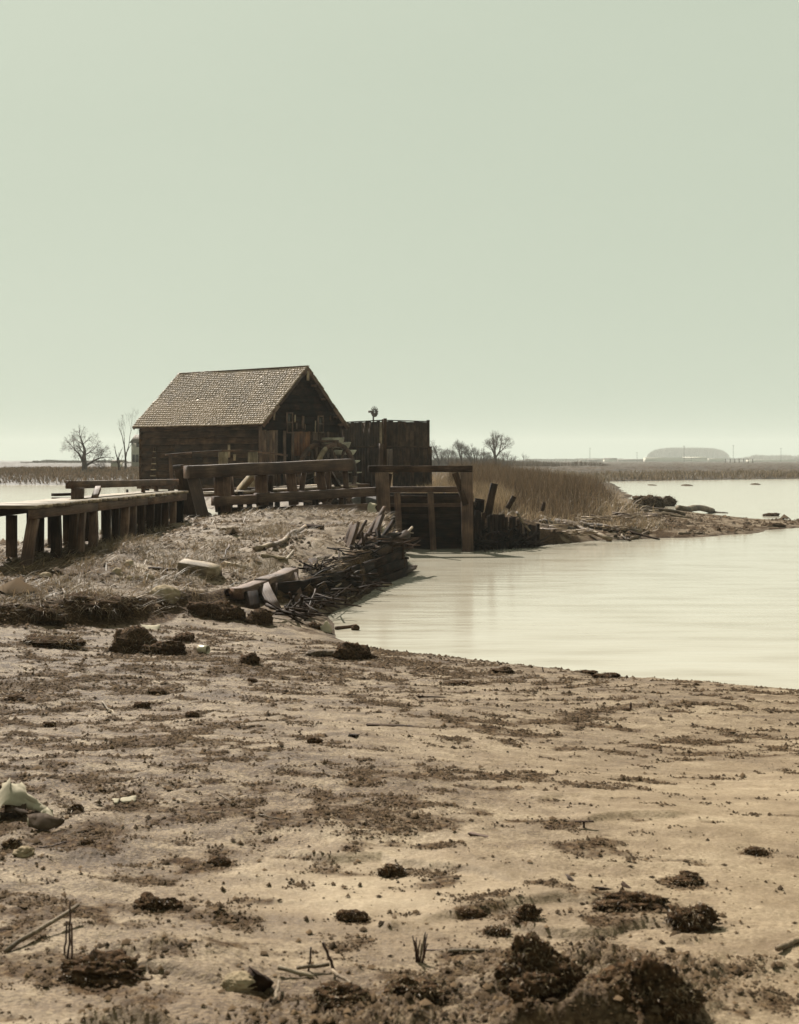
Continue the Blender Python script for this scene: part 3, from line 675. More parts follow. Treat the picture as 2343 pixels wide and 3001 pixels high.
# ================================================================== windpump far behind the enclosure
q = P(1096, 1206, 120); wmil = thing('windpump', (q.x, q.y, 1.3), 'small wind wheel on a mast rising behind the board enclosure', 'windmill')
hub = q
beam('mast', V3((q.x - .05, q.y + .3, 1.2)), V3((q.x - .05, q.y + .3, q.z)), .16, .16, W_TWIG, wmil)
ax_d = V3((.75, -.66, 0)); sd_ = V3((.66, .75, 0))
for i in range(12):
    a = 2 * math.pi * i / 12; d = sd_ * math.cos(a) + upz(math.sin(a)); t = (sd_ * -math.sin(a) + upz(math.cos(a)) + ax_d * .5).normalized()
    beam('blade', hub + d * .12 + ax_d * .1, hub + d * .56 + ax_d * .1, .20, .02, W_TWIG, wmil, up=t.cross(d), seg=1)
beam('hub', hub + ax_d * -.25, hub + ax_d * .18, .1, .1, W_TWIG, wmil, seg=1)
beam('tail_vane', hub - ax_d * .2, hub - ax_d * .75, .02, .22, W_TWIG, wmil, seg=1)

# ================================================================== timber bridge over the race
B0, B1 = V3((-5.05, 28.0, 0)), V3((-.92, 31.35, 0))
bd = (B1 - B0).normalized(); bn = V3((-bd.y, bd.x, 0))       # bn points away from the camera
br = thing('timber_bridge', B0 + upz(1.0), 'heavy timber footbridge with a massive squared rail beam before the mill', 'bridge')
pA, pB = P(547, 1384, 28.0), P(1026, 1362, 31.0)
beam('rail_beam', pA, pB, .30, .30, W_GREY, br, seg=8, jit=.02, bev=.07)
def post(u0, v0, u1, v1, Y0, Y1, w=.26, d=.2, m=W_GREY, par=br, name='post', **k):
    return beam(name, P(u0, v0, Y0), P(u1, v1, Y1), d, w, m, par, up=V3((1, 0, 0)), **k)
post(598, 1520, 566, 1400, 27.7, 28.15, .27)
post(560, 1530, 530, 1376, 28.6, 28.6, .30, m=W_DARK)
post(655, 1500, 652, 1397, 28.7, 28.7, .38)
post(684, 1470, 675, 1396, 29.2, 29.2, .10)
post(770, 1480, 765, 1392, 29.5, 29.5, .30)
post(790, 1480, 795, 1392, 29.9, 29.9, .12, m=W_DARK)
post(862, 1480, 852, 1388, 30.0, 30.0, .24)
post(880, 1470, 892, 1385, 30.3, 30.3, .12)
post(950, 1470, 938, 1382, 30.6, 30.6, .22)
post(968, 1465, 962, 1380, 30.8, 30.8, .12)
post(1016, 1440, 1012, 1378, 31.0, 31.0, .14)
post(1005, 1448, 966, 1382, 31.4, 31.2, .12, m=W_DARK, name='brace')
post(700, 1440, 742, 1392, 30.6, 30.0, .14, m=W_PALE, name='brace')
# stringers with lit tops
beam('stringer', P(628, 1469, 28.3), P(752, 1463, 29.3), .22, .22, W_GREY, br, seg=3)
beam('stringer', P(750, 1460, 29.25), P(1112, 1440, 31.5), .22, .235, W_GREY, br, seg=6)
beam('stringer', P(590, 1444, 30.2), P(1080, 1428, 33.0), .2, .2, W_DARK, br, seg=6)
# deck planks lying across
i = 0; s = .5
while s < 5.2:
    w = rnd.uniform(.2, .28); t = s / 5.3
    zf = 1.50 + .16 * t
    a = B0 + bd * s + upz(zf + .04)
    if i not in (3, 9): beam('deck_plank', a + bn * .25, a + bn * (2.3 + rnd.uniform(-.08, .08)), w - .02, .05, W_PALE, br, seg=2, jit=.04)
    s += w; i += 1
# short piles and low boards under the front edge
for u, v0, w in ((705, 1512, .12), (780, 1512, .18), (795, 1520, .1), (860, 1500, .14), (925, 1500, .16), (1000, 1495, .14), (1065, 1490, .13)):
    Y = 28.5 + (u - 630) * .006; post(u, 1545, u, 1440, Y + .2, Y + .2, w, m=W_DARK, name='pile')
beam('low_board', P(640, 1500, 28.6), P(905, 1497, 30.4), .05, .22, W_BLACK, br)
beam('kickboard', P(862, 1493, 29.6), P(1078, 1487, 30.4), .07, .19, W_GREY, br, seg=4)
beam('kickboard', P(975, 1516, 29.5), P(1090, 1512, 30.2), .07, .25, W_DARK, br, seg=4)
# back rail beam, lower
beam('rail_beam', P(505, 1378, 33.5), P(560, 1372, 33.0), .22, .24, W_DARK, br, seg=3)

# bowed handrail behind the bridge
hr = thing('handrail', P(500, 1440, 33), 'thin bowed pole handrail on short posts in front of the long mill wall', 'railing')
arc = [P(486, 1333, 33), P(560, 1327, 33.5), P(650, 1321, 34), P(730, 1321, 34.4), P(790, 1328, 34.7), P(842, 1335, 35)]
for a, c in zip(arc[:-1], arc[1:]): beam('rail', a, c + (c - a) * .01, .07, .05, W_GREY, hr, seg=2, jit=.05)
for u0, v0, u1, v1, Y, w, m in ((508, 1440, 499, 1332, 33, .09, W_GREY), (655, 1400, 655, 1324, 34, .26, W_PALE), (742, 1400, 741, 1324, 34.4, .28, W_PALE), (818, 1400, 818, 1332, 34.9, .1, W_DARK)):
    post(u0, v0 + 60, u1, v1, Y, Y, w, .06, m, hr)

# ================================================================== boardwalk coming towards us on piles
q = P(165, 1485, 18)
bw = thing('boardwalk', (q.x, q.y, .8), 'narrow raised plank walk on piles leading from the bank to the bridge', 'boardwalk')
K0, K1 = V3((-5.43, 17.7, 1.72)), V3((-4.66, 26.2, 1.72))     # right-hand edge
kd = (K1 - K0).normalized(); kn = V3((-kd.y, kd.x, 0)); KW = .92
s = 0
while s < (K1 - K0).length - .1:
    w = rnd.uniform(.20, .27); a = K0 + kd * (s + w / 2)
    beam('deck_plank', a - kn * rnd.uniform(-.01, .06) + upz(-.02), a + kn * (KW + rnd.uniform(-.05, .06)) + upz(-.02), w - .015, .05, W_PALE, bw, seg=2, jit=.05)
    s += w
for nm, off in (('fascia', .02), ('fascia', KW - .05)):
    n3 = 3; LL = (K1 - K0).length
    for j in range(n3):
        a = K0 + kd * (LL * j / n3) + kn * off; c = K0 + kd * (LL * (j + 1) / n3 - .01) + kn * off
        beam(nm, a + upz(-.125), c + upz(-.125 + rnd.uniform(-.008, .008)), .07, .14, W_GREY, bw, seg=4)
for u0, v0, Y, w, m, lean in ((150, 1655, 17.9, .16, W_GREY, .12), (208, 1632, 18.8, .15, W_DARK, -.04), (228, 1590, 19.6, .13, W_DARK, .02), (258, 1590, 19.9, .14, W_GREY, 0), (282, 1575, 20.5, .14, W_GREY, -.03), (306, 1562, 21.2, .13, W_DARK, 0),
        (330, 1552, 21.7, .12, W_DARK, .0), (352, 1545, 22.2, .14, W_GREY, 0), (371, 1540, 22.7, .12, W_GREY, .02), (396, 1545, 23.2, .12, W_DARK, 0), (424, 1540, 23.8, .13, W_DARK, 0), (446, 1535, 24.3, .13, W_DARK, .01), (472, 1530, 24.8, .14, W_DARK, 0), (500, 1530, 25.4, .12, W_GREY, 0), (520, 1525, 25.9, .16, W_BLACK, 0)):
    t = (Y - K0.y) / (K1.y - K0.y); top = K0.lerp(K1, t) + kn * .06 + upz(-.19)
    bx = P(u0, v0, Y); gz = H1(top.x, Y)
    beam('pile', V3((top.x - lean, Y - .1, min(gz, bx.z) - .25)), top, .12, w, m, bw, up=V3((1, 0, 0)), seg=3, jit=.05)
    if u0 % 2 == 0:
        bk = top + kn * (KW - .2); beam('pile', V3((bk.x, bk.y, min(H1(bk.x, bk.y), .7) - .4)), bk, .12, .15, W_DARK, bw, up=V3((1, 0, 0)), seg=2)
ra, rb = P(204, 1421, 20.7), P(515, 1413, 27.2)
beam('rail_beam', ra, rb, .14, .135, W_GREY, bw, seg=6)
for u, v0, v1, Y, w in ((228, 1468, 1430, 20.8, .20), (420, 1450, 1420, 25.0, .06), (458, 1447, 1420, 26.0, .07)):
    post(u, v0, u, v1, Y, Y, w, .14, W_GREY, bw, name='rail_post')
post(276, 1462, 288, 1430, 21.2, 21.6, .10, .08, W_GREY, bw, name='brace')
for (u0, v0, u1, v1, Y) in ((160, 1450, 215, 1448, 21.6), (160, 1462, 218, 1462, 21.3)):
    beam('spare_plank', P(u0, v0, Y), P(u1, v1, Y + .3), .2, .05, W_DARK, bw, seg=2)

# ================================================================== sluice gate frame and plank dam
sg = thing('sluice_gate', (0, 32, 0), 'timber sluice frame with plank dam standing in the dark water of the race', 'sluice')
beam('cross_beam', P(1080, 1374, 31.4), P(1384, 1374, 31.6), .26, .17, W_DARK, sg, seg=6, bev=.05)
beam('post', P(1134, 1680, 31.4), P(1119, 1384, 31.4), .28, .36, W_GREY, sg, up=V3((1, 0, 0)), seg=5)
beam('post', P(1372, 1680, 31.5), P(1368, 1384, 31.5), .26, .30, W_GREY, sg, up=V3((1, 0, 0)), seg=5)
beam('brace', P(1358, 1450, 31.45), P(1334, 1386, 31.45), .14, .17, W_DARK, sg, up=V3((1, 0, 0)), seg=2)
beam('brace', P(1366, 1480, 31.3), P(1352, 1440, 31.38), .13, .15, W_DARK, sg, up=V3((1, 0, 0)), seg=2)
beam('brace', P(1134, 1448, 31.6), P(1143, 1388, 31.6), .12, .14, W_DARK, sg, up=V3((1, 0, 0)), seg=2)
beam('wale', P(1138, 1435, 32.15), P(1352, 1434, 32.2), .16, .155, W_GREY, sg, seg=5)
for u, v1, w, m in ((1165, 1444, .17, W_GREY), (1263, 1443, .16, W_GREY)):
    beam('stud', P(u + 12, 1680, 32.1), P(u - 1, v1, 32.1), .15, w, m, sg, up=V3((1, 0, 0)), seg=5)
zz = -.4; i = 0
while zz < 1.40:
    h = rnd.uniform(.20, .26)
    m = W_BLACK if zz < .75 else W_DARK
    beam('dam_plank', V3((-.32, 32.42, zz + h / 2)), V3((2.0, 32.42, zz + h / 2)), .07, h + .012, m, sg, seg=2, jit=.0)
    beam('dam_plank', V3((-.32, 32.50, zz + h)), V3((2.0, 32.50, zz + h)), .05, .12, W_BLACK, sg, seg=1, jit=0)
    zz += h; i += 1
for z in (1.18, .88):
    beam('wale', V3((-.25, 32.30, z)), V3((1.95, 32.30, z + .01)), .12, .10, W_GREY if z > 1 else W_DARK, sg, seg=4)
beam('windlass_beam', P(1300, 1450, 33.2), P(1395, 1480, 32.9), .16, .14, W_DARK, sg, seg=3)
beam('hanging_block', P(1352, 1455, 32.6), P(1352, 1500, 32.6), .2, .16, W_BLACK, sg, up=V3((1, 0, 0)), seg=2)
# wing walls at both sides of the race
for a, c in (((-.35, 32.4), (-1.3, 31.2)), ((2.0, 32.4), (2.2, 35.5))):
    z = -.4
    while z < 1.0:
        beam('wing_plank', V3((a[0], a[1], z + .13)), V3((c[0], c[1], z + .13)), .07, .25, W_BLACK, sg, seg=3); z += .265
# the slender pole rising from the gate
pl = thing('gate_pole', P(1120, 1384, 32.0), 'tall slender pole standing at the sluice in front of the enclosure corner', 'pole')
beam('lower_post', P(1121, 1384, 32.0), P(1122, 1300, 32.0), .2, .2, W_GREY, pl, seg=4, bev=.2)
beam('upper_pole', P(1129, 1384, 31.8), P(1129, 1226, 31.8), .09, .09, W_DARK, pl, seg=4, bev=.25)
def view_ok(x, y): return (np.abs(x) < y * .38 + .3)
# ================================================================== bare trees
def make_tree(seed, h, spread=.5, trunk_r=.035, thick=1.0, fork=.28, levels=6, upright=.5, nbr=3, multi=1):
    """returns (trunk parts, crown parts) as lists of (V, [F]); heights in metres, base at origin"""
    r = random.Random(seed); trunk, crown = [], []
    def seg(lst, p, q, ra, rb, sides):
        if sides == 3:
            V, Q, C = tube_np([tuple(p), tuple(q)], [ra, rb], 3, 1, .0); lst.append((V, [Q])); return
        V, Q, C = tube_np([tuple(p), tuple(p.lerp(q, .5) + V3((r.uniform(-1, 1), r.uniform(-1, 1), 0)) * (q - p).length * .06), tuple(q)], [ra, (ra + rb) / 2, rb], sides, r.randrange(9999), .03)
        lst.append((V, [Q]))
    def grow(p, d, L, ra, lv):
        q = p + d * L; rb = ra * .62
        seg(trunk if lv == 0 else crown, p, q, max(ra, .004), max(rb, .003), 6 if lv < 2 else (4 if lv < 4 else 3))
        if lv >= levels: return
        n = nbr if lv < levels - 1 else nbr + 1
        for i in range(n):
            az = 2 * math.pi * (i + r.uniform(.1, .9)) / n + lv * 1.3; tilt = r.uniform(.25, .95) * spread * (1.3 if i else .5)
            a = d.orthogonal().normalized(); b_ = d.cross(a)
            nd = (d * math.cos(tilt) + (a * math.cos(az) + b_ * math.sin(az)) * math.sin(tilt) + V3((0, 0, upright * .25))).normalized()
            t = 1 if i == 0 else r.uniform(.45, 1)
            grow(p.lerp(q, t), nd, L * r.uniform(.62, .86), rb * (1 if i == 0 else r.uniform(.55, .8)), lv + 1)
    for m_ in range(multi):
        d0 = V3((r.uniform(-.12, .12) + (m_ - (multi - 1) / 2) * .35, r.uniform(-.1, .1), 1)).normalized()
        grow(V3((m_ * .1, 0, -.2)), d0, h * fork, h * trunk_r * thick, 0)
    def pack(l): V, F = combine(l); return V, F
    (tv, tf), (cv, cf) = pack(trunk), pack(crown)
    k = h / max(cv[:, 2].max(), .1); return (tv * k, tf), (cv * k, cf)
def tree(u, vbase, vtop, Y, label, seed, group=None, **k):
    b0 = P(u, vbase, Y); gz = H1(b0.x, Y); h = P(u, vtop, Y).z - gz
    (tv, tf), (cv, cf) = make_tree(seed, h, **k)
    t = thing('bare_tree', (b0.x, Y, gz), label, 'tree', group)
    link('trunk', mesh_np('trunk', tv, tf, W_TWIG, True), t); link('crown', mesh_np('crown', cv, cf, W_TWIG, True), t)
    return t
tree(250, 1378, 1240, 128, 'drooping bare willow standing alone at the pond edge beyond the plank walk', 3, spread=.85, levels=7, upright=-.3, trunk_r=.045, fork=.17)
tree(368, 1376, 1190, 128, 'tall bare tree with upright limbs beside the pale house', 12, spread=.42, levels=8, upright=.7, trunk_r=.026, fork=.28, nbr=2)
tree(350, 1376, 1300, 126, 'stumpy pollarded tree forking low next to the tall bare one', 21, spread=.5, levels=4, upright=.5, trunk_r=.06, fork=.35, nbr=2)
tree(1290, 1368, 1286, 190, 'bare round orchard tree just right of the board enclosure', 31, thick=1.15, spread=.75, levels=7, upright=.2, trunk_r=.045, fork=.22)
tree(1352, 1368, 1284, 195, 'bare slender orchard tree between the enclosure and the twin-stemmed tree', 41, thick=1.15, spread=.62, levels=7, upright=.35, trunk_r=.035, fork=.22)
tree(1388, 1370, 1298, 195, 'bushy bare orchard tree with twin stems above the gate beam', 51, thick=1.15, spread=.7, levels=6, upright=.3, trunk_r=.035, multi=2, fork=.2)
tree(1453, 1368, 1258, 185, 'tallest bare orchard tree with a full oval crown above the reeds', 61, thick=1.15, spread=.78, levels=7, upright=.4, trunk_r=.036, nbr=3, fork=.19)
tree(1325, 1368, 1318, 230, 'low pale bare tree behind the two slender orchard trees', 71, spread=.8, levels=6, upright=.1)
tree(1268, 1368, 1306, 215, 'low bare tree peeping past the edge of the enclosure', 76, spread=.8, levels=6, upright=.1)
tree(1500, 1362, 1330, 260, 'small faint bare tree right of the tallest orchard tree', 81, spread=.7, levels=5)
tree(1535, 1362, 1322, 320, 'small faint bare tree standing above the thick of the reeds', 86, spread=.7, levels=5)

tree(1312, 1368, 1304, 205, 'bare spreading tree between the round and the slender orchard trees', 101, spread=.8, levels=7, upright=.15, trunk_r=.04, fork=.2)
tree(1418, 1368, 1310, 205, 'low bare tree between the twin-stemmed and the tallest orchard trees', 111, spread=.8, levels=7, upright=.15, trunk_r=.04, fork=.2)
tree(1478, 1366, 1318, 215, 'low bare tree close on the right of the tallest orchard tree', 121, spread=.8, levels=6, upright=.15, trunk_r=.04, fork=.2)

# ================================================================== reeds, sedge and straw
def reedy(x, y):   # reed bed behind the race and on the point
    s = sd_w(x, y); a = sstep(.9, 2.2, s + (fbm(x * .6, y * .6, 3, 3) - .5) * 2) * sstep(36.5, 40, y + x * .1 + (fbm(x * .5, y * .5, 2, 8) - .5) * 4)
    edge = 1 - sstep(.150, .182, (x / y) + (vnoise(x * 1.3, y * .2, 4) - .5) * .03)
    return a * edge * (1 - sstep(60, 75, y)) * sstep(-2.2, -1.0, x) 
def near_enclosure(x, y): return (x > -3) & (x < 1.6) & (y > 49.6) & (y < 54)
x, y = poly_scatter(90000, -2, 12.5, 36, 70, lambda x, y: reedy(x, y) * (x > 1.7 + (y - 40) * .04) * (.4 + .6 * fbm(x * 1.2, y * 1.2, 2, 6)))
k = ~near_enclosure(x, y); x, y = x[k], y[k]
vh = 1.02 + .26 * sstep(2.2, 5, x) + .12 * fbm(x * .7, y * .3, 3, 12)
vh = vh * (.78 + .5 * fbm(x * 1.1, y * .5, 3, 14)) * (1 - .12 * sstep(3.5, 7, x * 45 / y))
hh = vh * nrg.uniform(.62, 1.06, len(x)) * (1 - .45 * sstep(7.0, 9, x * 45 / y)) * (1 - .45 * (1 - sstep(38, 42.5, y)))
blades('reeds', 'dense bed of tall dry reeds on the point beyond the sluice', x, y, hh, nrg.uniform(0, .16, len(x)), nrg.uniform(.010, .022, len(x)), (.16 + .34 * fbm(x * 2.5, y * .6, 3, 15) + nrg.normal(0, .15, len(x))).clip(.03, .9), M_REED)
x, y = poly_scatter(60000, -3, 11, 34.5, 60, lambda x, y: np.maximum(reedy(x, y), sstep(.5, 1.3, sd_w(x, y)) * sstep(33.6, 36, y) * (1 - sstep(40, 46, y)) * (x > 2.4) * (x < 8.6) * (.15 + .85 * sstep(.42, .62, fbm(x * .9, y * .9, 3, 17)))))
k = ~near_enclosure(x, y); x, y = x[k], y[k]
blades('sedge', 'pale matted sedge and broken reed stems at the foot of the reed bed', x, y, nrg.uniform(.25, .85, len(x)) * (.55 + .45 * sstep(37, 42, y)), nrg.uniform(.1, 1.35, len(x)), nrg.uniform(.012, .028, len(x)), nrg.normal(.58, .18, len(x)).clip(.05, 1), M_STRAW)
# reeds just behind the race, seen through the gate
x, y = poly_scatter(15000, -1.6, 3.6, 37.5, 46, lambda x, y: sstep(.1, .5, sd_w(x, y)))
blades('race_reeds', 'pale bright reeds standing behind the sluice', x, y, nrg.uniform(.35, .95, len(x)), nrg.uniform(0, .4, len(x)), nrg.uniform(.012, .026, len(x)), nrg.normal(.58, .16, len(x)).clip(.05, 1), M_STRAW)
# straw strewn over the left bank
def bankmask(x, y): return sstep(.0, .25, -sdist(x, y, BANK)) * (y < 31)
x, y = poly_scatter(42000, -8.5, .3, 14, 31, lambda x, y: bankmask(x, y) * (.12 + .88 * sstep(.46, .6, fbm(x * .9 + 3, y * .7, 3, 23))))
blades('fallen_straw', 'flattened straw and dead grass lying over the mud bank', x, y, nrg.uniform(.10, .42, len(x)), nrg.uniform(1.05, 1.62, len(x)), nrg.uniform(.006, .014, len(x)), nrg.normal(.44, .24, len(x)).clip(.02, 1), M_STRAW, az=nrg.normal(-.5, .9, len(x)))
x, y = poly_scatter(30000, -8.5, -1.8, 14.1, 24, lambda x, y: bankmask(x, y) * sstep(.5, .62, fbm(x * 1.3, y * 1.1, 3, 29)))
blades('tufts', 'short tufts of dead grass on the slope under the plank walk', x, y, nrg.uniform(.06, .22, len(x)), nrg.uniform(.1, 1.2, len(x)), nrg.uniform(.005, .010, len(x)), nrg.normal(.36, .22, len(x)).clip(.02, 1), M_STRAW)
# fibres and stalks over the foreground and mid flats
x, y = poly_scatter(60000, -4.2, 4.2, 2.6, 14.5, lambda x, y: (np.abs(x) < y * .36 + .3) * debris_field(x, y) * (.3 + .7 * sstep(.5, .6, fbm(x * 2, y * 2, 3, 33))) * (sd_w(x, y) > .4))
blades('mud_fibres', 'scattered fibres and stalks caught in the dark patches of mud', x, y, nrg.uniform(.008, .05, len(x)) * (.7 + .02 * y), nrg.uniform(.7, 1.6, len(x)), nrg.uniform(.0012, .004, len(x)), nrg.normal(.42, .28, len(x)).clip(.02, 1), M_STRAW)
# far meadow and marsh edges
x, y = poly_scatter(60000, 18, 95, 117, 175, lambda x, y: sstep(.0, 1.5, sd_w(x, y)) * (1 - sstep(7, 16, sd_w(x, y))) * (.3 + .7 * sstep(.4, .6, fbm(x * .12, y * .12, 3, 43))))
blades('marsh_grass', 'band of rough marsh grass along the far shore', x, y, nrg.uniform(.3, .85, len(x)), nrg.uniform(0, .6, len(x)), nrg.uniform(.05, .11, len(x)), nrg.normal(.30, .2, len(x)).clip(.05, 1), M_STRAW)
x, y = poly_scatter(26000, -48, -18, 108, 140, lambda x, y: sstep(.0, 1.5, sd_w(x, y)) * .9)
blades('pond_bank_grass', 'dry grass on the bank beyond the mill pond', x, y, nrg.uniform(.25, .6, len(x)), nrg.uniform(0, .7, len(x)), nrg.uniform(.05, .10, len(x)), nrg.normal(.38, .15, len(x)).clip(.05, 1), M_REED)
# brushy scrub on the skyline: fine vertical twigs
def scrub(name, label, u0, u1, Y0, Y1, vtop, n, w, tonem=.5, dome=None, gr=1.0):
    u = nrg.uniform(u0, u1, n); Y = nrg.uniform(Y0, Y1, n); x = (u - CU) / FPX * Y; z = height(x, Y)
    vt = vtop + 10 * (fbm(u * .02, Y * .01, 3, 47) - .5) * gr
    if dome is not None: vt = dome(u) + 2.5 * (fbm(u * .05, Y * .01, 3, 47) - .5)
    e_ = np.minimum((u - u0), (u1 - u)) / (u1 - u0); fade = sstep(0, .18, e_ + (vnoise(u * .05, Y * 0, 3) - .5) * .1)
    if dome is None: vt = vt + (1 - fade) * 14
    ht = np.maximum(CAMH + (HV - vt) / FPX * Y - z, .3) * nrg.uniform(.3, 1, n) ** (.6)
    return blades(name, label, x, Y, ht, nrg.uniform(0, .12, n), w * nrg.uniform(.6, 1.4, n), nrg.normal(tonem, .15, n).clip(.05, 1), M_HAIR, z0=z)
scrub('skyline_brush', 'low twiggy brush along the skyline behind the orchard trees', 1200, 1640, 235, 300, 1341, 3000, .06, .7)
scrub('orchard_brush', 'dense low brush growing among the orchard trees', 1240, 1500, 205, 240, 1334, 5200, .05, .42)
scrub('brushwood_thicket', 'low twiggy brush along the skyline above the reeds', 1480, 1790, 260, 340, 1347, 1600, .06, .75)
scrub('distant_treeline', 'faint line of far trees on the left skyline', 60, 420, 420, 520, 1348, 5000, .18, .55)
scrub('far_treeline', 'faint pale line of far trees at the right end of the skyline', 2130, 2700, 1700, 1900, 1333, 9000, .8, .75, gr=1.6)
scrub('distant_scrub', 'faint line of far trees low behind the town sheds', 1500, 1900, 1300, 1500, 1343, 9000, .6, .7, gr=.9)
dome = lambda u: 1346 - 38 * np.clip(1 - np.abs((u - 2018) / 122) ** 4.5, 0, 1) ** .55
scrub('wooded_hill', 'long rounded grove of bare trees rising behind the white sheds', 1898, 2140, 1850, 2000, 0, 30000, .7, .62, dome=dome)

scrub('enclosure_thicket', 'brushy thicket seen through the doorway gap of the enclosure', 1050, 1258, 60, 72, 1288, 12000, .018, .45)
# short pale fibres over the broken turf of the foreground
x, y = poly_scatter(240000, -1.7, 1.9, 3.0, 5.2, lambda x, y: view_ok(x, y) * np.clip(np.abs(mound_sum(x, y)) * 12, 0, .5))
blades('turf_fibres', 'short dead roots and stems matting the broken turf of the foreground', x, y, nrg.uniform(.006, .028, len(x)), nrg.uniform(.3, 1.5, len(x)), nrg.uniform(.001, .0026, len(x)), nrg.normal(.5, .28, len(x)).clip(.02, 1), M_STRAW)
def turf_p(x, y): return view_ok(x, y) * np.clip(np.abs(mound_sum(x, y)) * 9, 0, .5) + .02 * view_ok(x, y)
# ================================================================== crumbs of mud and peat
def crumbs(name, label, x, y, s, tone, sink=.3):
    n = len(x); z = height(x, y)
    base = np.array([(1,0,0),(-.5,.87,0),(-.5,-.87,0),(0,0,.8),(.3,.2,.65),(-.3,.3,.5)], float)
    O = np.array([(1,0,0),(-1,0,0),(0,1,0),(0,-1,0),(0,0,1),(0,0,-1)], float)
    F = np.array([(0,2,4),(2,1,4),(1,3,4),(3,0,4)])
    V = (O[None] * (1 + nrg.normal(0, .25, (n, 6, 3))) + nrg.normal(0, .16, (n, 6, 3))) * np.stack([s, s, s * nrg.uniform(.45, 1.0, n)], 1)[:, None, :]
    a = nrg.uniform(0, 6.28, n); ca, sa = np.cos(a), np.sin(a)
    X = V[..., 0] * ca[:, None] - V[..., 1] * sa[:, None]; Y = V[..., 0] * sa[:, None] + V[..., 1] * ca[:, None]
    V = np.stack([X, Y, V[..., 2]], -1) + np.stack([x, y, z + s * sink], 1)[:, None, :]
    FF = F[None] + (np.arange(n) * 6)[:, None, None]
    me = mesh_np(name, V.reshape(-1, 3), FF.reshape(-1, 3), M_CRUMB, True, {'tone': np.repeat(tone, 6)})
    return tag(link(name, me), label, None, None, 'stuff')
N_ = 520000; y = nrg.uniform(2.7, 15.5, N_); x = y * nrg.uniform(-.37, .37, N_)
k = (nrg.uniform(0, 1, N_) < .15 + .85 * sstep(.42, .60, fbm(x * 9, y * 9, 3, 57))); x, y = x[k], y[k]
k = nrg.uniform(0, 1, len(x)) < .85 * debris_field(x, y) + .03 * rough(x, y); x, y = x[k], y[k]
k = sd_w(x, y) > .05; x, y = x[k], y[k]
s = (.0012 + .00055 * y) * np.exp(nrg.normal(0, .5, len(x))); s = np.minimum(s, .022)
crumbs('mud_crumbs', 'crumbs of dark peat and mud strewn in patches over the flat', x, y, s, nrg.normal(.45, .2, len(x)).clip(.02, 1))
x, y = poly_scatter(16000, -8, .2, 14.2, 30, lambda x, y: bankmask(x, y) * sstep(.42, .6, fbm(x * 1.5, y * 1.5, 3, 63)))
crumbs('bank_crumbs', 'lumps of broken mud over the left bank', x, y, np.exp(nrg.normal(-3.95, .5, len(x))), nrg.normal(.45, .25, len(x)).clip(.02, 1))
x, y = poly_scatter(9000, 2.2, 16, 32.5, 47, lambda x, y: (sd_w(x, y) > .1) * (1 - sstep(3, 6, sd_w(x, y))) * sstep(.4, .62, fbm(x * 1.3, y * 1.3, 3, 67)))
crumbs('point_crumbs', 'lumps of mud and wrack on the low point', x, y, np.exp(nrg.normal(-3.3, .5, len(x))), nrg.normal(.4, .2, len(x)).clip(.02, 1))

x, y = poly_scatter(26000, -1.7, 1.9, 3.0, 5.6, turf_p)
crumbs('turf_lumps', 'loose crumbs and lumps of broken turf in the near foreground', x, y, np.exp(nrg.normal(-5.0, .55, len(x))).clip(.002, .018), nrg.normal(.55, .28, len(x)).clip(.02, 1))
# ================================================================== crib wall and its wreckage on the left bank
def lay(u, v, lift=0.0): g = G(u, v); g.z += lift; return g
crib = thing('crib_wall', G(1000, 1745), 'rotten crib of logs, leaning stakes and planks holding the mud bank above the creek', 'retaining wall')
wl_pts = [V3((-3.0, 16.5, 0)), V3((-2.4, 17.2, 0)), V3((-1.3, 18.75, 0)), V3((-.8, 20.4, 0)), V3((-.36, 22.7, 0)), V3((.18, 24.8, 0))]
# big edge timbers at the top of the wall
beam('edge_timber', P(690, 1742, 17.2), P(778, 1712, 18.1), .20, .16, W_GREY, crib, seg=8, jit=.04, ragged=.05, bev=.04)
beam('edge_timber', P(770, 1716, 18.0), P(860, 1682, 19.2), .22, .20, W_GREY, crib, seg=8, jit=.04, ragged=.05, bev=.04)
log_obj('log', [P(695, 1654, 21.3), P(780, 1650, 21.0), P(860, 1646, 21.0), P(925, 1646, 21.0)], .085, .075, W_BARK, crib)
log_obj('log', [P(915, 1650, 20.9), P(975, 1640, 21.5), P(1032, 1628, 22.4)], .10, .11, W_BARK, crib)
log_obj('log', [P(1000, 1655, 21.8), P(1075, 1630, 23.0), P(1130, 1605, 24.2), P(1190, 1565, 25.2)], .15, .10, W_DARK, crib)
log_obj('log', [P(930, 1690, 20.6), P(1050, 1672, 22.4), P(1160, 1652, 24.4)], .13, .12, W_BLACK, crib)
log_obj('log', [P(850, 1725, 19.0), P(950, 1712, 20.5), P(1080, 1690, 22.6)], .12, .12, W_BLACK, crib)
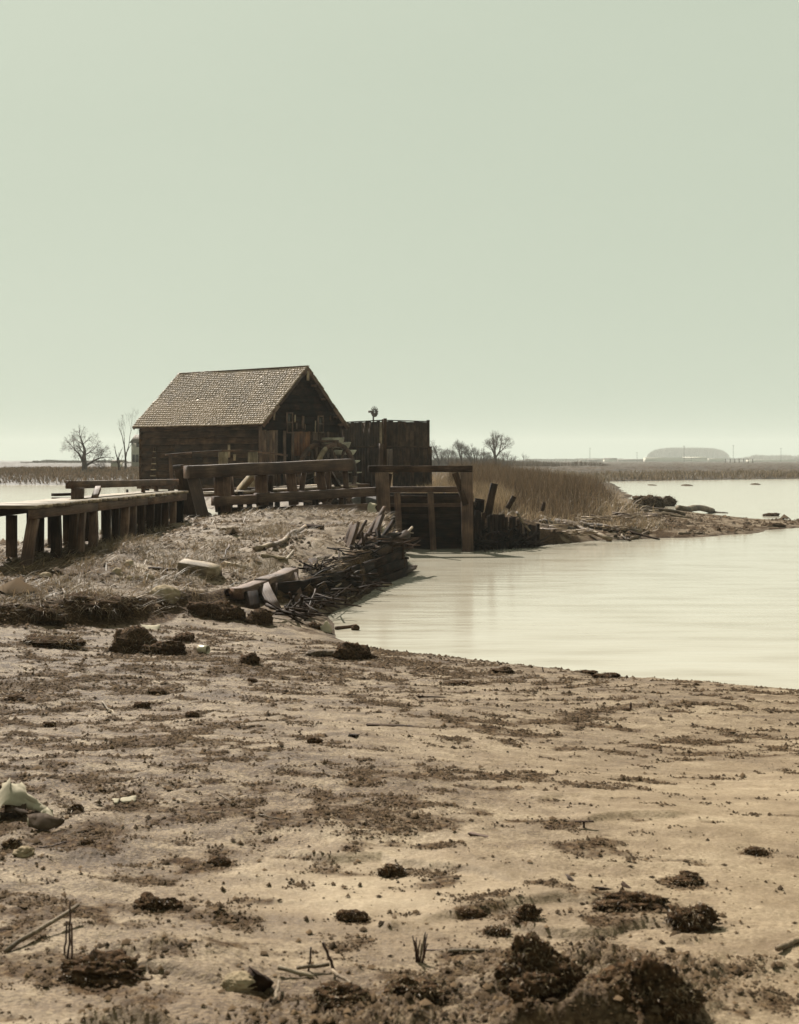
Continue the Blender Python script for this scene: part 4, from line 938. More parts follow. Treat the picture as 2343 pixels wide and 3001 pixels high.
for (u0, v0, Y0, u1, v1, Y1, w, m) in [
    (808, 1778, 17.3, 772, 1718, 17.8, .17, W_GREY), (878, 1758, 18.4, 858, 1682, 18.9, .14, W_GREY), (896, 1722, 19.6, 919, 1642, 20.4, .15, W_DARK), (927, 1705, 20.0, 920, 1655, 20.2, .03, W_PALE),
    (955, 1712, 20.6, 958, 1655, 20.7, .12, W_GREY), (905, 1735, 19.4, 902, 1660, 19.7, .14, W_BLACK), (980, 1720, 21.0, 985, 1650, 21.2, .16, W_BLACK),
    (1034, 1715, 21.8, 1031, 1600, 22.0, .06, W_DARK), (1085, 1690, 22.8, 1062, 1562, 22.8, .05, W_DARK), (1118, 1690, 23.6, 1113, 1585, 23.6, .07, W_BLACK),
    (1184, 1680, 24.8, 1178, 1578, 24.8, .09, W_DARK), (1150, 1690, 24.2, 1145, 1590, 24.2, .10, W_BLACK), (1060, 1700, 22.4, 1050, 1600, 22.6, .13, W_BLACK), (1010, 1715, 21.4, 1004, 1625, 21.6, .14, W_BLACK),
    (1098, 1690, 23.2, 1090, 1600, 23.3, .14, W_BLACK), (1130, 1690, 23.9, 1128, 1590, 24.1, .12, W_BLACK), (850, 1755, 18.6, 830, 1700, 19, .14, W_BLACK), (745, 1785, 17.0, 735, 1738, 17.3, .2, W_BLACK), (790, 1765, 17.7, 800, 1715, 18.1, .16, W_BLACK)]:
    a = P(u0, v0, Y0); a.z = min(a.z, .05) - .1 if Y0 > 20 else a.z - .05
    beam('stake', a, P(u1, v1, Y1), .09 if w > .08 else w, w, m, crib, up=V3((1, 0, 0)), seg=3, jit=.035, ragged=.03)
# backing planks, set on edge behind the stakes
for i, (a, c) in enumerate(zip(wl_pts[:-1], wl_pts[1:])):
    n_ = V3((-(c - a).y, (c - a).x, 0)).normalized()
    for j, z in enumerate((.08, .26, .44) if i > 0 else (.12, .30)):
        beam('sheathing', a + n_ * (.04 + .05 * j) + upz(z), c + n_ * (.04 + .05 * j) + upz(z), .05, .17, W_BLACK, crib, seg=3, jit=.05)
for (u0, v0, Y0, u1, v1, Y1, w, m) in [(1000, 1672, 21.6, 1110, 1640, 23.8, .20, W_DARK), (1015, 1700, 21.4, 1150, 1668, 24.2, .22, W_BLACK), (880, 1735, 19.2, 985, 1712, 21.0, .22, W_BLACK), (1090, 1655, 23.2, 1180, 1612, 24.9, .2, W_BLACK), (1030, 1640, 22.4, 1120, 1600, 24.2, .18, W_BLACK)]:
    beam('face_plank', P(u0, v0, Y0), P(u1, v1, Y1), .07, w, m, crib, roll=rnd.uniform(-.25, .25), seg=4, jit=.06, ragged=.05)
for (u0, v0, Y0, u1, v1, Y1, w, m) in [(1048, 1625, 22.9, 1140, 1590, 24.4, .24, W_BLACK), (1060, 1605, 23.4, 1165, 1572, 25.0, .20, W_BLACK), (1085, 1625, 23.6, 1192, 1590, 25.2, .22, W_BLACK), (1100, 1690, 23.4, 1186, 1650, 25.2, .26, W_BLACK), (1020, 1650, 22.2, 1090, 1618, 23.6, .24, W_BLACK)]:
    beam('face_plank', P(u0, v0, Y0), P(u1, v1, Y1), .16, w, m, crib, roll=rnd.uniform(-.3, .3), seg=4, jit=.06, ragged=.06)
for (u0, v0, Y0, u1, v1, Y1, w, m) in [(1095, 1620, 24.0, 1152, 1530, 25.0, .10, W_BLACK), (1012, 1640, 22.6, 1042, 1540, 23.3, .20, W_DARK), (1070, 1640, 23.6, 1118, 1512, 24.6, .16, W_DARK), (1150, 1650, 24.4, 1140, 1575, 24.5, .16, W_BLACK), (1122, 1640, 23.8, 1108, 1560, 24.0, .14, W_BLACK), (1035, 1650, 22.6, 1070, 1570, 23.4, .13, W_BLACK)]:
    beam('leaning_plank', P(u0, v0, Y0), P(u1, v1, Y1), .07, w, m, crib, up=V3((.4, -1, 0)), seg=3, jit=.08, ragged=.08)
# broken planks floating at the tip
for (u0, v0, Y0, u1, v1, Y1, w) in ((1105, 1712, 23.6, 1208, 1672, 25.9, .22), (1120, 1718, 23.5, 1211, 1678, 25.5, .16), (1095, 1718, 23.2, 1190, 1690, 24.9, .14)):
    a, c = P(u0, v0, Y0), P(u1, v1, Y1); a.z = max(a.z, .02); c.z = max(c.z, .10)
    beam('broken_plank', a, c, w, .05, W_DARK, crib, seg=3, jit=.08, ragged=.08)
beam('cross_stick', P(1160, 1634, 24.8), P(1198, 1636, 24.9), .05, .05, W_BLACK, crib, seg=2)

def brush(name, label, n, spots, rmin=.006, rmax=.02, lmin=.3, lmax=1.0, mat=None, zspread=.25, tilt=.35, az=(0, 1.0)):
    parts = []
    for i in range(n):
        (u, v, Y) = rnd.choice(spots); c = P(u + rnd.uniform(-25, 25), v + rnd.uniform(-8, 8), Y + rnd.uniform(-.4, .4))
        c.z = max(c.z, H1(c.x, c.y)) + rnd.uniform(0, zspread) * .5 if Y < 24 else max(c.z, .03)
        a = rnd.gauss(az[0], az[1]); t = rnd.gauss(0, tilt); L_ = rnd.uniform(lmin, lmax)
        d = V3((math.cos(a) * math.cos(t), math.sin(a) * math.cos(t), math.sin(t))) * L_ / 2
        r0 = rnd.uniform(rmin, rmax)
        V, Q, C = tube_np([tuple(c - d), tuple(c + V3((rnd.uniform(-.02, .02),) * 3)), tuple(c + d)], [r0, r0 * .9, r0 * .5], 4, i, .1); parts.append((V, [Q, C]))
    V, F = combine(parts); return tag(link(name, mesh_np(name, V, F, mat or W_TWIG, True)), label, None, None, 'stuff')
brush('brushwood', 'tangle of driftwood sticks heaped along the foot of the crib', 85, [(925, 1780, 17.9), (960, 1765, 18.6), (1000, 1750, 19.6), (1040, 1738, 20.6), (1080, 1722, 21.8), (890, 1800, 17.4), (860, 1812, 17.0), (1020, 1720, 21.0)], .008, .026, .3, 1.0, W_DARK, .18, .3, (.9, .7))
brush('dark_brushwood', 'dark wet twigs packed under the logs of the crib', 60, [(940, 1745, 19.6), (980, 1735, 20.6), (1030, 1715, 21.6), (1075, 1700, 22.8)], .008, .02, .3, .8, W_BLACK, .05, .3, (.9, .5))
brush('tip_brushwood', 'splintered sticks bristling at the outer tip of the crib', 40, [(1140, 1600, 24.6), (1165, 1588, 24.8), (1115, 1590, 24.0), (1090, 1580, 23.6), (1185, 1600, 25.0)], .008, .022, .3, .8, W_DARK, .2, .3, (.6, .4))
brush('abutment_brushwood', 'dark roots and sticks hanging on the shaded abutment', 130, [(1410, 1590, 31.8), (1450, 1590, 32.2), (1500, 1580, 32.7), (1540, 1590, 33.0), (1430, 1560, 32.3), (1480, 1550, 32.8), (1560, 1600, 33.1)], .010, .035, .4, 1.2, W_BLACK, .1, .5, (.2, .9))

def stick(u0, v0, u1, v1, r0, r1, label, cat='branch', name='driftwood_branch', mat=None, z0=0, z1=0, mid=None, Y0=None, Y1=None, group=None, extra=None, sides=7):
    a = P(u0, v0, Y0) if Y0 else G(u0, v0); c = P(u1, v1, Y1) if Y1 else G(u1, v1); a = a.copy(); c = c.copy()
    a.z += r0 * .6 + z0; c.z += r1 * .6 + z1; pts = [a, c]
    if mid:
        m_ = G(*mid[:2]); m_.z += (mid[2] if len(mid) > 2 else 0) + r0 * .6; pts = [a, m_, c]
    ex = None
    if extra:
        ex = []
        for (tu, (uu, vv, YY), ra, rb) in extra:
            s_ = a.lerp(c, tu); ex.append(([s_, P(uu, vv, YY)], ra, rb))
    o = log_obj(name, pts, r0, r1, mat or W_BARK, None, sides, extra=ex)
    return tag(o, label, cat, group)
# fan of raised sticks and stumps at the crib tip
stick(1005, 1640, 1035, 1545, .09, .07, 'thick dark stump leaning out behind the crib logs', 'log', mat=W_DARK, Y0=23.2, Y1=23.6)
stick(1030, 1610, 1075, 1528, .05, .03, 'dark branch leaning steeply beside the thick leaning stump', mat=W_DARK, Y0=23.6, Y1=24.0)
stick(1050, 1620, 1128, 1492, .07, .05, 'long dark plank end rearing up highest at the crib tip', mat=W_DARK, Y0=24.0, Y1=25.0)
stick(1100, 1570, 1130, 1536, .02, .018, 'short pale split stick under the rearing plank end', mat=W_PALE, Y0=24.2, Y1=24.6)
stick(1140, 1615, 1208, 1548, .05, .03, 'forked branch pointing out over the water at the tip of the crib', Y0=24.4, Y1=25.6, extra=[(.75, (1212, 1562, 25.6), .02, .012)])
stick(1112, 1604, 1165, 1560, .03, .02, 'thin splintered stick beside the forked branch over the water', Y0=24.2, Y1=25.0)
stick(1062, 1600, 1082, 1560, .03, .02, 'short dark upright stick between the leaning branches', mat=W_DARK, Y0=23.8, Y1=24.0)
stick(748, 1618, 895, 1553, .055, .04, 'crooked bare branch lying on top of the mud bank', mid=(832, 1595, .02), z0=.02, z1=.05, extra=[(.3, (765, 1640, 21.6), .03, .02)])
stick(655, 1655, 722, 1667, .035, .03, 'short pale branch lying below the crooked branch on the bank', mat=W_PALE)
stick(765, 1632, 838, 1642, .03, .02, 'thin pale stick lying between the crooked branch and the crib log', mat=W_PALE)
stick(838, 1645, 862, 1630, .025, .02, 'stubby pale stick propped on the long crib log', mat=W_PALE, z1=.08)
stick(890, 1546, 945, 1552, .05, .05, 'short black log half sunk in the crest of the mud bank', 'log', mat=W_BLACK, sides=6)
stick(652, 1650, 672, 1618, .02, .012, 'small twig standing up beside the squared timber', mat=W_TWIG, z1=.12)
stick(930, 1786, 1000, 1742, .022, .015, 'long thin pole leaning out of the stick heap towards the water', z0=.03, z1=.16)
stick(980, 1778, 1038, 1752, .018, .012, 'short pole lying lowest at the water edge of the stick heap', mat=W_PALE, z1=.02)
stick(1122, 1718, 1152, 1716, .022, .018, 'small white stick floating under the broken planks', mat=W_PALE)
stick(905, 1790, 925, 1728, .02, .012, 'dark twig standing upright at the near end of the stick heap', mat=W_TWIG, z0=0, Y0=17.6, Y1=18.0)
# squared timber on the bank
def block(name, label, cat, u0, v0, u1, v1, w, h, mat, z=0, roll=0, jit=.06, bev=.15, seg=4, group=None):
    a, c = G(u0, v0), G(u1, v1); a.z += h / 2 + z; c.z += h / 2 + z - .02
    o = beam(name, a, c, w, h, mat, None, roll=roll, jit=jit, bev=bev, seg=seg, ragged=.02); return tag(o, label, cat, group)
block('timber', 'thick squared timber lying alone on the mud bank with its top bleached', 'timber', 532, 1674, 640, 1690, .26, .20, W_PALE, z=-.03, roll=.15, bev=.07)
block('plank', 'narrow dark plank half buried left of the squared timber', 'plank', 440, 1668, 520, 1672, .09, .04, W_DARK)
block('plank', 'thin grey board lying flat on the crest of the bank near the bridge', 'plank', 640, 1552, 700, 1545, .10, .03, W_PALE)
# the white rag on the bank end of the bridge and the pale wad below
def cloth(name, label, cat, quads, mat, th=.004):
    """crumpled sheet: grid of world points"""
    n, m_ = len(quads), len(quads[0]); V = np.array([[tuple(p) for p in row] for row in quads]).reshape(-1, 3); o0 = V[0].copy()
    # refine once by bilinear doubling with noise
    Gd = V.reshape(n, m_, 3)
    sz = float(np.linalg.norm(V.max(0) - V.min(0)))
    for it in range(2):
        n1, m1 = Gd.shape[:2]; N = np.zeros((n1 * 2 - 1, m1 * 2 - 1, 3)); N[::2, ::2] = Gd; N[1::2, ::2] = (Gd[1:] + Gd[:-1]) / 2; N[:, 1::2] = (N[:, :-1:2] + N[:, 2::2]) / 2
        N += nrg.normal(0, sz * .022 / (it + 1), N.shape); Gd = N
    n1, m1 = Gd.shape[:2]; id_ = np.arange(n1 * m1).reshape(n1, m1)
    F = np.stack([id_[:-1, :-1], id_[:-1, 1:], id_[1:, 1:], id_[1:, :-1]], -1).reshape(-1, 4)
    me = mesh_np(name, Gd.reshape(-1, 3) - o0, F, mat, True); o = link(name, me, None, Matrix.Translation(V3(o0)))
    sm = o.modifiers.new('thick', 'SOLIDIFY'); sm.thickness = th; return tag(o, label, cat)
cloth('white_rag', 'torn white rag hanging over the timber end beside the left gate post', 'rag',
      [[P(1078, 1478, 30.0), P(1092, 1471, 30.1), P(1102, 1478, 30.2)], [P(1080, 1500, 29.8), P(1092, 1496, 29.75), P(1106, 1498, 29.9)], [P(1086, 1516, 29.7), P(1096, 1514, 29.7), P(1108, 1520, 29.8)], [P(1098, 1536, 29.7), P(1103, 1536, 29.7), P(1108, 1538, 29.8)]], M_WHITE)
cloth('rag_strip', 'thin white strip of cloth caught in the sticks of the crib tip', 'rag',
      [[P(1118, 1548, 25.2), P(1126, 1546, 25.2)], [P(1121, 1565, 25.1), P(1132, 1562, 25.1)], [P(1126, 1580, 25), P(1136, 1578, 25)]], M_WHITE)
cloth('paper_wad', 'pale wad of paper snagged low behind the outer stake of the crib', 'paper',
      [[P(1155, 1630, 25.4), P(1162, 1626, 25.4)], [P(1146, 1648, 25.2), P(1166, 1645, 25.3)], [P(1150, 1660, 25.1), P(1173, 1665, 25.2)]], M_WHITE)

# ================================================================== stakes and driftwood on the right abutment and point
ab = thing('abutment_stakes', P(1450, 1600, 32.3), 'row of rotten sheet piles along the undercut abutment right of the sluice', 'piling')
for i in range(17):
    u = 1398 + i * 11 + rnd.uniform(-3, 3); Y = 31.9 + i * .085; vt = 1500 + i * 2.2 + rnd.uniform(-8, 8) + (8 if i > 12 else 0)
    a = P(u + rnd.uniform(-4, 4), 1620, Y - .1); a.z = -.2
    beam('sheet_pile', a, P(u, vt, Y), .07, rnd.uniform(.08, .13), W_BLACK, ab, up=V3((1, 0, 0)), seg=3, jit=.07, ragged=.04)
log_obj('root', [P(1515, 1500, 32.6), P(1535, 1535, 32.4), P(1555, 1556, 32.4)], .04, .02, W_BARK, ab)
for (u0, v0, u1, v1, Y, w, m, lb) in [
    (1425, 1530, 1450, 1417, 33.0, .20, W_DARK, 'tallest dark post leaning right behind the abutment'),
    (1402, 1500, 1408, 1462, 33.2, .26, W_BLACK, 'short squared black post next to the right gate post'),
    (1488, 1490, 1508, 1455, 33.8, .13, W_DARK, 'dark leaning post to the right of the tallest one'),
    (1590, 1498, 1596, 1472, 35.5, .10, W_DARK, 'small dark stub standing alone in the pale sedge'),
    (1652, 1415, 1655, 1392, 60, .12, W_DARK, 'little weathered stake far back in the reed bed')]:
    tag(beam('post', P(u0, v0, Y), P(u1, v1, Y), w * .8, w, m, None, up=V3((1, 0, 0)), seg=3, jit=.05), lb, 'post')
g_sd = [
    # u0,v0,u1,v1,r0,r1,mat,label,mid,extra
    (1585, 1521, 1790, 1588, .10, .07, None, 'long straight driftwood log sloping down to the water edge', (1690, 1550, .04)),
    (1590, 1532, 1690, 1562, .09, .08, None, 'dark log lying close under the upper end of the long straight log', None),
    (1580, 1530, 1655, 1549, .05, .04, None, 'thin branch crossing below the upper log ends by the abutment', None),
    (1700, 1540, 1880, 1566, .11, .09, None, 'thick rounded log lying level just above the water', (1790, 1556, .02)),
    (1830, 1560, 1935, 1582, .05, .02, W_DARK, 'tapering dark log end reaching into the water', None),
    (1640, 1518, 1750, 1560, .04, .03, None, 'thin pole lying between the straight log and the thick rounded log', None),
    (1850, 1582, 1902, 1560, .05, .04, None, 'short stub of branch propped at the waterline', None),
    (1848, 1586, 1825, 1565, .04, .035, None, 'bent pale branch curled beside the propped stub', (1824, 1575, .0)),
    (1648, 1560, 1668, 1576, .04, .03, W_PALE, 'short pale stick on the wet mud under the log pile', None),
    (1780, 1480, 2010, 1512, .09, .06, None, 'longest upper driftwood pole lying across the point', (1900, 1494, .04)),
    (1748, 1494, 1930, 1500, .06, .05, None, 'straight pole lying below the longest upper pole', None),
    (1900, 1500, 2030, 1520, .05, .03, None, 'slim branch at the far end of the upper poles', None),
    (1920, 1507, 1960, 1505, .04, .03, W_PALE, 'short pale offcut next to the upper poles', None),
    (1715, 1498, 1745, 1515, .05, .04, W_PALE, 'bleached crooked stub left of the upper poles', None),
    (1880, 1482, 1926, 1484, .10, .08, None, 'stubby log lying against the dark tussock', None),
    (1990, 1496, 2088, 1502, .15, .14, None, 'massive dark log stranded on the point', None),
    (2085, 1502, 2135, 1504, .05, .02, W_DARK, 'thin spar poking out beyond the massive log', None),
    (1640, 1508, 1720, 1530, .03, .02, W_DARK, 'dark twiggy branch above the thick rounded log', None),
    (1755, 1530, 1825, 1528, .04, .02, W_DARK, 'dark waterlogged branch lying alone mid point', None),
    (1990, 1566, 2060, 1566, .04, .03, W_BARK, 'slim stranded stick on the low tip of the point', None),
]
for (u0, v0, u1, v1, r0, r1, m, lb, mid) in g_sd:
    stick(u0, v0, u1, v1, r0, r1, lb, 'log' if r0 > .055 else 'branch', 'driftwood_log' if r0 > .055 else 'driftwood_branch', m, mid=mid)
brush('point_sticks', 'thin sticks and wrack scattered among the logs of the point', 120, [(1620, 1545, 34.2), (1680, 1535, 35), (1750, 1520, 36.5), (1840, 1510, 38), (1920, 1510, 39), (1700, 1560, 34.2), (1800, 1545, 36)], .008, .022, .3, 1.0, W_BARK, .03, .06, (-.2, .6))

# ================================================================== clods, tussocks and stones
import bmesh as _bm
_ico = {}; CLODS = []
def ico(n):
    if n not in _ico:
        bm = _bm.new(); _bm.ops.create_icosphere(bm, subdivisions=n, radius=1); V = np.array([v.co[:] for v in bm.verts]); F = np.array([[v.index for v in f.verts] for f in bm.faces]); bm.free(); _ico[n] = (V, F)
    return _ico[n]
def n3(V, s, seed): return (fbm(V[:, 0] * s + V[:, 2] * s * .7, V[:, 1] * s - V[:, 2] * s * .6, 4, seed) + fbm(V[:, 1] * s + 5, V[:, 2] * s * 1.1 + V[:, 0] * .3, 3, seed + 7)) / 2 - .5
def clod(u, v, wpx, hpx, label, cat='clod', name='mud_clod', mat=None, n=4, rugged=1.0, depth=.8, group=None, seed=None, fib=0, fl=.06, tone=.3):
    """lump standing at pixel u, v (its foot), wpx wide and hpx tall"""
    g = G(u, v); CLODS.append((g.x, g.y, wpx / FPX * g.y / 2, mat is M_PEAT or mat is None or mat is M_CLAY)); seed = seed or rnd.randrange(10 ** 5); w = wpx / FPX * g.y / 2; h = hpx / FPX * g.y * (1 if rugged < 1 else .78)
    fib = int(fib * .55); fl = fl * .75
    rg = np.random.default_rng(seed); k_ = 1 if rugged < 1 else rg.integers(3, 6); n_ = n if k_ == 1 else max(n - 1, 2)
    parts = []
    for i in range(k_):
        V, F = ico(n_); hi = np.abs(n3(V, 7, seed + 5 + i)) * -1.1 + .12
        V = V * (1 + rugged * (1.25 * n3(V, 1.7, seed + i * 11) + .75 * n3(V, 4.5, seed + 3 + i) + hi * .6 + .35 * n3(V, 18, seed + 9)))[:, None]
        if k_ == 1: V = V * np.array([w, w * depth, h * .75])
        else:
            f = rg.uniform(.42, .72); c_ = np.array([rg.uniform(-.55, .55) * w, rg.uniform(-.4, .4) * w * depth, rg.uniform(-.1, .35) * h])
            if i == 0: f, c_ = .8, np.array([0, 0, 0])
            V = V * np.array([w * f, w * depth * f * .9, h * f * rg.uniform(.6, 1.05)]) + c_
        parts.append((V, F))
    V, F = combine(parts); F = F[0]
    V[:, 2] += h * .08
    M = Matrix.Translation(V3((g.x, g.y + w * depth * .8, g.z)))
    me = mesh_np(name, V, F, mat or M_CLAY, True)
    if fib:
        root = thing(name, M.translation, label, cat, group)
        link('lump', me, root)
        k = nrg.integers(0, len(V), fib); b0 = V[k]; b0 = b0[b0[:, 2] > -.0]; m_ = len(b0); nn = b0 / (np.linalg.norm(b0, axis=1)[:, None] + 1e-6)
        d = nn * .5 + nrg.normal(0, .6, (m_, 3)); d[:, 2] -= .1; d /= np.linalg.norm(d, axis=1)[:, None]; L_ = nrg.uniform(.3, 1, m_) * fl
        s = nrg.normal(0, 1, (m_, 3)); s /= np.linalg.norm(s, axis=1)[:, None]; s *= (.0016 + .00009 * g.y)
        mid = b0 + d * L_[:, None] * .5; tip = b0 + (d - np.array([0, 0, .45])) * L_[:, None]
        VV = np.stack([b0 - s, b0 + s, mid + s * .8, mid - s * .8, tip], 1).reshape(-1, 3); kk = (np.arange(m_) * 5)[:, None]
        f = mesh_np('root_fibres', VV, [kk + np.array([[0, 1, 2, 3]]), kk + np.array([[3, 2, 4]])], M_STRAW, False, {'tone': np.repeat(nrg.normal(tone, .2, m_).clip(.03, 1), 5)})
        tag(link('root_fibres', f, root), kind='stuff'); return root
    return tag(link(name, me, None, M), label, cat, group)
clod(1040, 1932, 120, 66, 'large ragged dark clod at the creek edge', n=5, mat=M_PEAT, rugged=1.3, fib=500, fl=.07)
clod(955, 1925, 110, 26, 'low crumbling mound beside the large ragged clod', rugged=1.2, fib=300)
clod(728, 1948, 62, 38, 'dark crumbly clod midway between the tin can and the large clod', mat=M_PEAT, n=4, rugged=1.3, fib=250)
clod(385, 1915, 150, 74, 'big dark turf clod below the plank walk bank', mat=M_PEAT, n=5, rugged=1.3, fib=1500, fl=.16)
clod(470, 1920, 120, 46, 'flatter dark clod joined to the right of the big turf clod', mat=M_PEAT, n=5, rugged=1.3, fib=700, fl=.1)
clod(535, 1882, 70, 38, 'rounded dark clod behind the flatter one', mat=M_PEAT, n=4, rugged=1.2, fib=300)
clod(140, 1900, 170, 44, 'long straw-covered turf clod near the edge of the flat', mat=M_PEAT, n=5, rugged=1.3, fib=1500, fl=.2, tone=.5)
clod(220, 1800, 260, 60, 'overhanging turf edge matted with straw under the plank walk', mat=M_PEAT, n=5, rugged=1.2, fib=2600, fl=.28, tone=.42)
clod(90, 1815, 160, 56, 'shaded turf edge left of the overhanging one', mat=M_PEAT, n=5, rugged=1.2, fib=1200, fl=.25)
clod(330, 1790, 110, 48, 'undercut turf lump at the right end of the overhanging edge', mat=M_PEAT, n=5, rugged=1.3, fib=700, fl=.16)
clod(590, 1808, 110, 62, 'black upturned root mass at the near end of the crib', 'root', 'root_mass', M_PEAT, 5, 1.4, fib=600, fl=.14)
clod(655, 1818, 110, 62, 'second black root mass leaning against the first at the crib end', 'root', 'root_mass', M_PEAT, 5, 1.4, fib=600, fl=.14)
clod(700, 1752, 50, 34, 'dark earth lump perched on the edge timber', mat=M_PEAT, n=4, rugged=1.2)
clod(40, 2058, 60, 22, 'dark flat clod alone near the edge of the flat', mat=M_PEAT, rugged=1.2, fib=160)
clod(455, 2038, 66, 26, 'grassy dark clod in the middle of the left flat', mat=M_PEAT, rugged=1.3, fib=400, fl=.08)
clod(410, 2075, 50, 24, 'dark twin-topped clod below the grassy one', mat=M_PEAT, rugged=1.4, fib=160)
clod(560, 2102, 48, 22, 'bushy clod right of the twin-topped one', mat=M_PEAT, rugged=1.3, fib=250)
clod(738, 2000, 34, 18, 'small round black clod under the crumbly one', mat=M_PEAT, rugged=1.)
clod(140, 2132, 44, 20, 'small dark clod with a pale stalk on the left flat', mat=M_PEAT, rugged=1.2, fib=120)
clod(925, 2180, 42, 20, 'small dark clod below the long thin board', mat=M_PEAT, rugged=1.2)
clod(1475, 1975, 80, 24, 'flat dark tussock stranded close to the waterline', mat=M_PEAT, rugged=1.2, fib=300)
clod(1720, 1976, 56, 12, 'thin dark clod right at the waterline', mat=M_PEAT, rugged=1.2, fib=120)
clod(1780, 1988, 74, 18, 'long dark clod beside the thin one at the waterline', mat=M_PEAT, rugged=1.3, fib=200)
clod(2045, 2010, 18, 8, 'tiny dark lump farthest right along the waterline', mat=M_PEAT, n=3)
clod(1335, 2010, 66, 12, 'sprawling low clod above the thin twig on the flat', mat=M_PEAT, rugged=1.3, fib=150)
clod(1155, 2572, 78, 38, 'spiky dark clod alone on the smooth silt', mat=M_PEAT, n=5, rugged=1.5, fib=700, fl=.035)
clod(1035, 2704, 86, 30, 'dark clod throwing a shadow on the silt below the spiky one', mat=M_PEAT, n=5, rugged=1.3, fib=400, fl=.03)
clod(640, 2542, 74, 30, 'low dark clod at the left rim of the smooth silt', mat=M_PEAT, rugged=1.3, fib=300, fl=.03)
clod(430, 2672, 90, 46, 'dark hollow clod pair, the left one, near the front', mat=M_PEAT, n=5, rugged=1.4, fib=500, fl=.03)
clod(495, 2668, 70, 38, 'dark hollow clod pair, the right one, near the front', mat=M_PEAT, n=5, rugged=1.4, fib=400, fl=.03)
clod(2010, 2602, 108, 28, 'long flat black clod towards the right on pale silt', mat=M_PEAT, n=5, rugged=1.3, fib=600, fl=.03)
clod(2225, 2508, 66, 20, 'twiggy dark clod near the right edge of the flat', mat=M_PEAT, rugged=1.4, fib=300, fl=.05)
clod(1380, 2695, 80, 30, 'dark clod at the left end of the ragged turf strip', mat=M_PEAT, n=5, rugged=1.4, fib=500, fl=.03)
clod(1545, 2700, 80, 40, 'shaggy clod in the middle of the ragged turf strip', mat=M_PEAT, n=5, rugged=1.4, fib=700, fl=.03)
clod(1460, 2745, 76, 32, 'low shaggy clod in front of the ragged turf strip', mat=M_PEAT, n=5, rugged=1.4, fib=600, fl=.03)
clod(2030, 2728, 130, 56, 'dark tussock pierced by sticks at the right end of the turf strip', mat=M_PEAT, n=5, rugged=1.5, fib=1500, fl=.05)
clod(1880, 2672, 200, 40, 'wide low shaggy clod forming the crest of the turf strip', mat=M_PEAT, n=5, rugged=1.4, fib=1800, fl=.035, tone=.4)
clod(1560, 2925, 130, 60, 'shaggy turf lump above the black hollow in the foreground', 'tussock', 'tussock', M_PEAT, 5, 1.5, fib=1500, fl=.03, tone=.42)
clod(1610, 2925, 230, 165, 'largest dark foreground tussock with a black hollow face', 'tussock', 'tussock', M_PEAT, 6, 1.25, fib=5000, fl=.03, tone=.45, seed=77)
clod(1915, 2990, 270, 150, 'broad foreground tussock matted with pale short roots right of the largest one', 'tussock', 'tussock', M_PEAT, 6, 1.2, fib=9000, fl=.03, tone=.55, seed=91)
clod(290, 2890, 230, 70, 'shadowed black clod in front of the curled tin sheet', mat=M_PEAT, n=6, rugged=1.5, fib=2500, fl=.03)
clod(1000, 2950, 150, 46, 'crumbly clod in the litter of the near foreground', mat=M_PEAT, n=5, rugged=1.5, fib=2200, fl=.03, tone=.5)
clod(1230, 2930, 160, 60, 'broken clod mixed with shells left of the big tussock', mat=M_PEAT, n=5, rugged=1.6, fib=2600, fl=.03, tone=.5)
clod(215, 2385, 50, 30, 'small black clod above the white litter', mat=M_PEAT, rugged=1.3, fib=200)
clod(30, 2490, 60, 28, 'dark clod beside the bleached shell', mat=M_PEAT, rugged=1.3, fib=250)
clod(250, 2480, 44, 22, 'small hollow clod at the end of the thin black twig', mat=M_PEAT, rugged=1.3, fib=150)
clod(1905, 1486, 95, 44, 'big dark grass tussock on the point above the logs', 'tussock', 'tussock', M_PEAT, 5, 1.2, fib=2500, fl=.45, tone=.25)
clod(1955, 1484, 70, 40, 'smaller dark tussock joined to the big one on the point', 'tussock', 'tussock', M_PEAT, 5, 1.2, fib=1500, fl=.4, tone=.2)
clod(2270, 1513, 50, 14, 'far mud lump lying in the shallows beyond the point', mat=M_PEAT, fib=150, fl=.2)
clod(2280, 1545, 60, 16, 'mud lump at the very tip of the point', mat=M_PEAT, fib=150, fl=.2)
clod(2110, 1556, 14, 16, 'small dark block standing on the mud of the point', mat=M_PEAT, n=3)
clod(1905, 1548, 16, 8, 'small dark lump on the mud of the point nearer the logs', mat=M_PEAT, n=3)
# far islets of mud in the creek
for u, v, w, h, lb in ((2015, 1423, 30, 4, 'low dark islet of mud off the far shore'), (1912, 1422, 24, 2.5, 'thin islet of mud near the reeds off the far shore'), (2215, 1420, 24, 4, 'islet of mud farthest right off the far shore')):
    q = P(u, v, CAMH * FPX / (v - HV)); V, F = ico(3); V = V * (1 + .5 * n3(V, 2, int(u)))[:, None] * np.array([w / FPX * q.y / 2, 1.2, h / FPX * q.y])
    tag(link('mud_islet', mesh_np('mud_islet', V, F, M_PEAT, True), None, Matrix.Translation(V3((q.x, q.y, 0)))), lb, 'islet')
